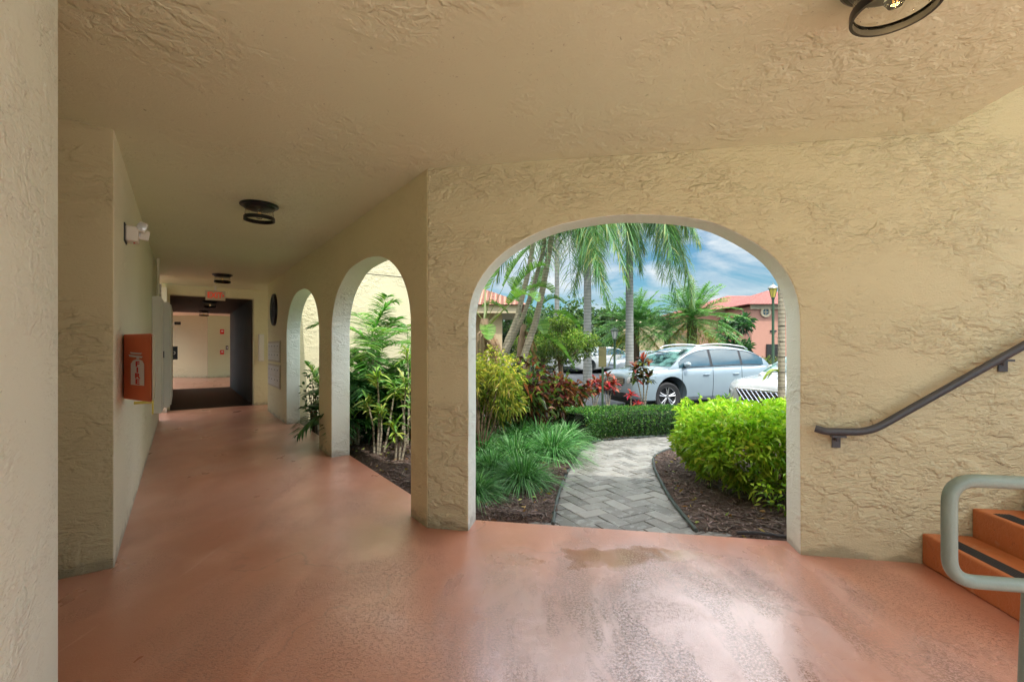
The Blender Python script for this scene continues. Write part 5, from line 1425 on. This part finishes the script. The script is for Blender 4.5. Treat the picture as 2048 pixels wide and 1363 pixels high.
# recessed balconies
for k,(pa,pb_,ya,yb_) in enumerate(((1440,1500,645,662),(1440,1500,673,700))):
    x0,x1=bx(pa,44),bx(pb_,44)
    wi=bwall('balcony_opening',x0,x1,43.93,43.99,bz_(yb_,44),bz_(ya,44),M['salmon2']); bwall('balcony_rail',x0,x1,43.85,43.92,bz_(yb_,44),bz_(yb_,44)+.35,M['salmon'])
    bwall('window',x0+1.0,x0+1.8,43.88,43.925,bz_(yb_,44)+.1,bz_(ya,44)-.15,M['carglass'])
bwall('lintel_band',bx(1440,44),bx(1502,44),43.80,43.97,bz_(643,44),bz_(636,44),M['trimcream'])
rw=B().lathe([(.27,-.02),(.28,-.12),(.43,-.12),(.45,-.0)],n=36,axis='Y').build('round_window',M['trimcream'],pbld,True); rc=(bx(1530,39)-o0.x,38.95-o0.y,bz_(624,39)-o0.z); rw.location=rc
B().lathe([(0,-.03),(.29,-.03)],n=30,axis='Y').build('pane',M['carglass'],rw); B().box((0,-.06,0),(.56,.05,.04)).box((0,-.062,0),(.04,.05,.56)).build('glazing_bar',M['trimcream'],rw)
bwall('wall_vent',bx(1540,39),bx(1552,39),38.9,38.98,bz_(663,39),bz_(660,39),M['trim'])
bwall('garage_opening',bx(1532,39),bx(1560,39),38.88,38.98,-.3,bz_(688,39),M['darkgap'])
# cream building further left
cb_=empty('cream_building',(bx(1240,46),46,-.25),0,'pale cream building behind the lantern with a small red gable','building'); o0=cb_.location
bwall('wall',bx(1216,46),bx(1330,46),46,56,-.3,bz_(652,46),M['creamwall'],cb_); bwall('wall',bx(1330,46),bx(1450,46),47,56,-.3,bz_(668,46),M['creamwall'],cb_)
bm_=B(); xa,xb=bx(1210,46),bx(1245,46); bm_.face([(xa-o0.x,-.3,bz_(645,46)-o0.z),(xb-o0.x+2,-.3,bz_(645,46)-o0.z),(xb-o0.x+2,4,bz_(632,46)-o0.z),(xa-o0.x+1,4,bz_(637,46)-o0.z)]); bm_.build('roof',M['trimcream'],cb_,fix=False)
g2=empty('garden_building',(bx(1210,38),38,-.25),0,'low outbuilding with red tiled gable left of the lantern','building'); o0=g2.location
bwall('wall',bx(1203,38),bx(1226,38),38,43,-.3,bz_(682,38),M['creamwall'],g2); t_=hip(bx(1200,38),bx(1226,38),38,43,bz_(684,38),bz_(664,40),.2).build('roof',M['tile'],g2); t_.location=(-o0.x,-o0.y,-o0.z)
bwall('window',bx(1210,38),bx(1216,38),37.95,37.99,bz_(697,38),bz_(688,38),M['carglass'],g2)
g3=empty('garden_building',(bx(1150,40),40,-.25),0,'red roofed building glimpsed behind the distant white crossover','building'); o0=g3.location
bwall('wall',bx(1090,40),bx(1185,40),40,46,-.3,bz_(690,40),M['creamwall'],g3); t_=hip(bx(1090,40),bx(1185,40),40,46,bz_(690,40),bz_(672,42),.3).build('roof',M['tile'],g3); t_.location=(-o0.x,-o0.y,-o0.z)
# porch of next building at left, cream column and tile eave
Yp=13.5
po=empty('porch',(bx(985,Yp),Yp,-.25),0,'cream porch with square column and red tiled eave behind the banana plants','building'); o0=po.location
bwall('column',bx(972,Yp),bx(1004,Yp),Yp,Yp+.5,-.3,bz_(627,Yp),M['creamwall'],po); bwall('column_base',bx(969,Yp),bx(1008,Yp),Yp-.06,Yp+.56,-.3,bz_(700,Yp),M['trimcream'],po)
bwall('wall',bx(860,Yp),bx(966,Yp),Yp+.3,Yp+3,-.3,bz_(627,Yp),M['creamwall'],po); bwall('fascia',bx(860,Yp),bx(1040,Yp),Yp-.3,Yp+3,bz_(627,Yp),bz_(612,Yp),M['trimcream'],po)
t_=hip(bx(860,Yp),bx(1036,Yp),Yp-.1,Yp+3,bz_(611,Yp),bz_(575,Yp+1.5),.3).build('roof',M['tile2'],po); t_.location=(-o0.x,-o0.y,-o0.z)
bwall('window',bx(925,Yp),bx(950,Yp),Yp+.26,Yp+.295,.3,1.6,M['carglass'],po)

# broad-leaved tree by the pink building, tree line
tree('broad_tree',bx(1470,24),24,-.23,3.4,.95,900,.35,.13,[(.05,.16,.05),(.08,.24,.06),(.03,.10,.03)],'broad leaved tree before the pink building','background trees',.06,blobs=9,flat=1.5)
for k,(px,Y,py,cr,lb) in enumerate(((1185,34,610,3.2,'rounded tree behind the first tall palm'),(1140,38,622,3.4,'spreading tree behind the garden tree, above the far white cars'),(1085,33,615,3.2,'tree beyond the leaning stems'),(1235,60,625,3.5,'distant pine like tree above the cream building'),(1290,64,628,3.8,'distant tree between the two date palms'),(1035,30,600,3.0,'dense tree right of the porch'),(1340,62,632,3.4,'distant tree above the darker date palm'),(1200,30,655,1.6,'low bushy tree behind the lantern'))):
    h=EYE+(HY-py)/F*Y+.25
    tree('background_tree',(px-CX)/F*Y,Y,-.25,h,cr,3600,.34*Y/34,.17*Y/34,[(.05,.13,.035),(.08,.18,.04),(.03,.08,.03),(.13,.22,.05)],lb,'background trees',.18,blobs=16)
# distant wood as one mass
n=9000; V=Veg(); x=rng.uniform(-60,90,n); y=rng.uniform(85,95,n); hh_=5.0+1.6*np.sin(x*.35)+1.0*np.sin(x*.9+1)+.6*np.sin(x*2.1); z=rng.uniform(0,1,n)**.6*hh_
V.leaves(np.stack([x,y,z],1),rdir(n,.2),rng.uniform(.8,1.6,n),rng.uniform(.5,1,n),rcol(n,[(.04,.10,.035),(.07,.14,.04)],.3)*(.5+.5*(z/hh_))[:,None],.1)
tag(V.build('distant_wood',M['leaf']),'dark green band of distant trees along the horizon','trees',kind='stuff')

# ------------------------------------------------------------------ world, sun, camera
SUN_EL=R(60); sdv=Vector((.50,-.86,0)).normalized()
to_sun=Vector((sdv.x*math.cos(SUN_EL),sdv.y*math.cos(SUN_EL),math.sin(SUN_EL)))
wd_=bpy.data.worlds.new('World'); sc.world=wd_; wd_.use_nodes=True; nt=wd_.node_tree; bg=nt.nodes['Background']
sky=nt.nodes.new('ShaderNodeTexSky'); sky.sky_type='NISHITA'; sky.sun_disc=False; sky.sun_elevation=SUN_EL
sky.sun_rotation=math.atan2(to_sun.x,to_sun.y); sky.air_density=1.2; sky.dust_density=.6; sky.ozone_density=1.5
tcw=nt.nodes.new('ShaderNodeTexCoord'); spw=nt.nodes.new('ShaderNodeSeparateXYZ'); nt.links.new(tcw.outputs['Generated'],spw.inputs[0])
v=coords(nt,(1,1,2.6),'Generated')
n1=noise(nt,v,3.1,9,.5,.60); cm_=ramp(nt,n1,[(.41,0),(.51,.65),(.60,1)])
n2=noise(nt,coords(nt,(1.1,1,2.9),'Generated'),5.0,7,.5,.6)
el_=ramp(nt,spw.outputs[2],[(0,0),(.27,.04),(.50,1)])
cc_=mixc(nt,ramp(nt,n2,[(.33,0),(.66,1)]),(1.6,3.0,4.2),(6.0,6.3,6.4))
cc_=mixc(nt,el_,cc_,(31,30,28.5))
skyc=mixc(nt,1.0,sky.outputs[0],mixc(nt,el_,(.34,.62,.74),(2.4,2.4,2.2)),'MULTIPLY')
fin=mixc(nt,cm_,skyc,cc_)
nt.links.new(fin,bg.inputs['Color']); bg.inputs['Strength'].default_value=.15
sl=bpy.data.lights.new('sun','SUN'); sl.energy=4.5; sl.angle=R(.5); sl.color=(1,.95,.86)
so=bpy.data.objects.new('sun',sl); C.objects.link(so); so.rotation_euler=to_sun.to_track_quat('Z','Y').to_euler(); so.location=(5,-5,20)
# the amber lamp near the stairs is on
pl=bpy.data.lights.new('lamp_glow','POINT'); pl.energy=7; pl.color=(1,.68,.30); pl.shadow_soft_size=.03
lo=bpy.data.objects.new('lamp_glow',pl); C.objects.link(lo); lo.location=(lamp0.location.x,lamp0.location.y,CEIL-.15)

cam=bpy.data.cameras.new('camera'); co=bpy.data.objects.new('camera',cam); C.objects.link(co); sc.camera=co
cam.sensor_width=36; cam.lens=16; cam.clip_end=2000; cam.clip_start=.05; cam.shift_y=12.5/2048
co.location=(0,0,EYE); co.rotation_euler=(R(90),0,0)
sc.view_settings.view_transform='Standard'; sc.view_settings.look='None'; sc.view_settings.exposure=0
sc.cycles.max_bounces=7; sc.cycles.diffuse_bounces=4; sc.cycles.glossy_bounces=2; sc.cycles.transmission_bounces=6; sc.cycles.transparent_max_bounces=4; sc.cycles.use_adaptive_sampling=True; sc.cycles.adaptive_threshold=.04; sc.cycles.caustics_reflective=False; sc.cycles.caustics_refractive=False
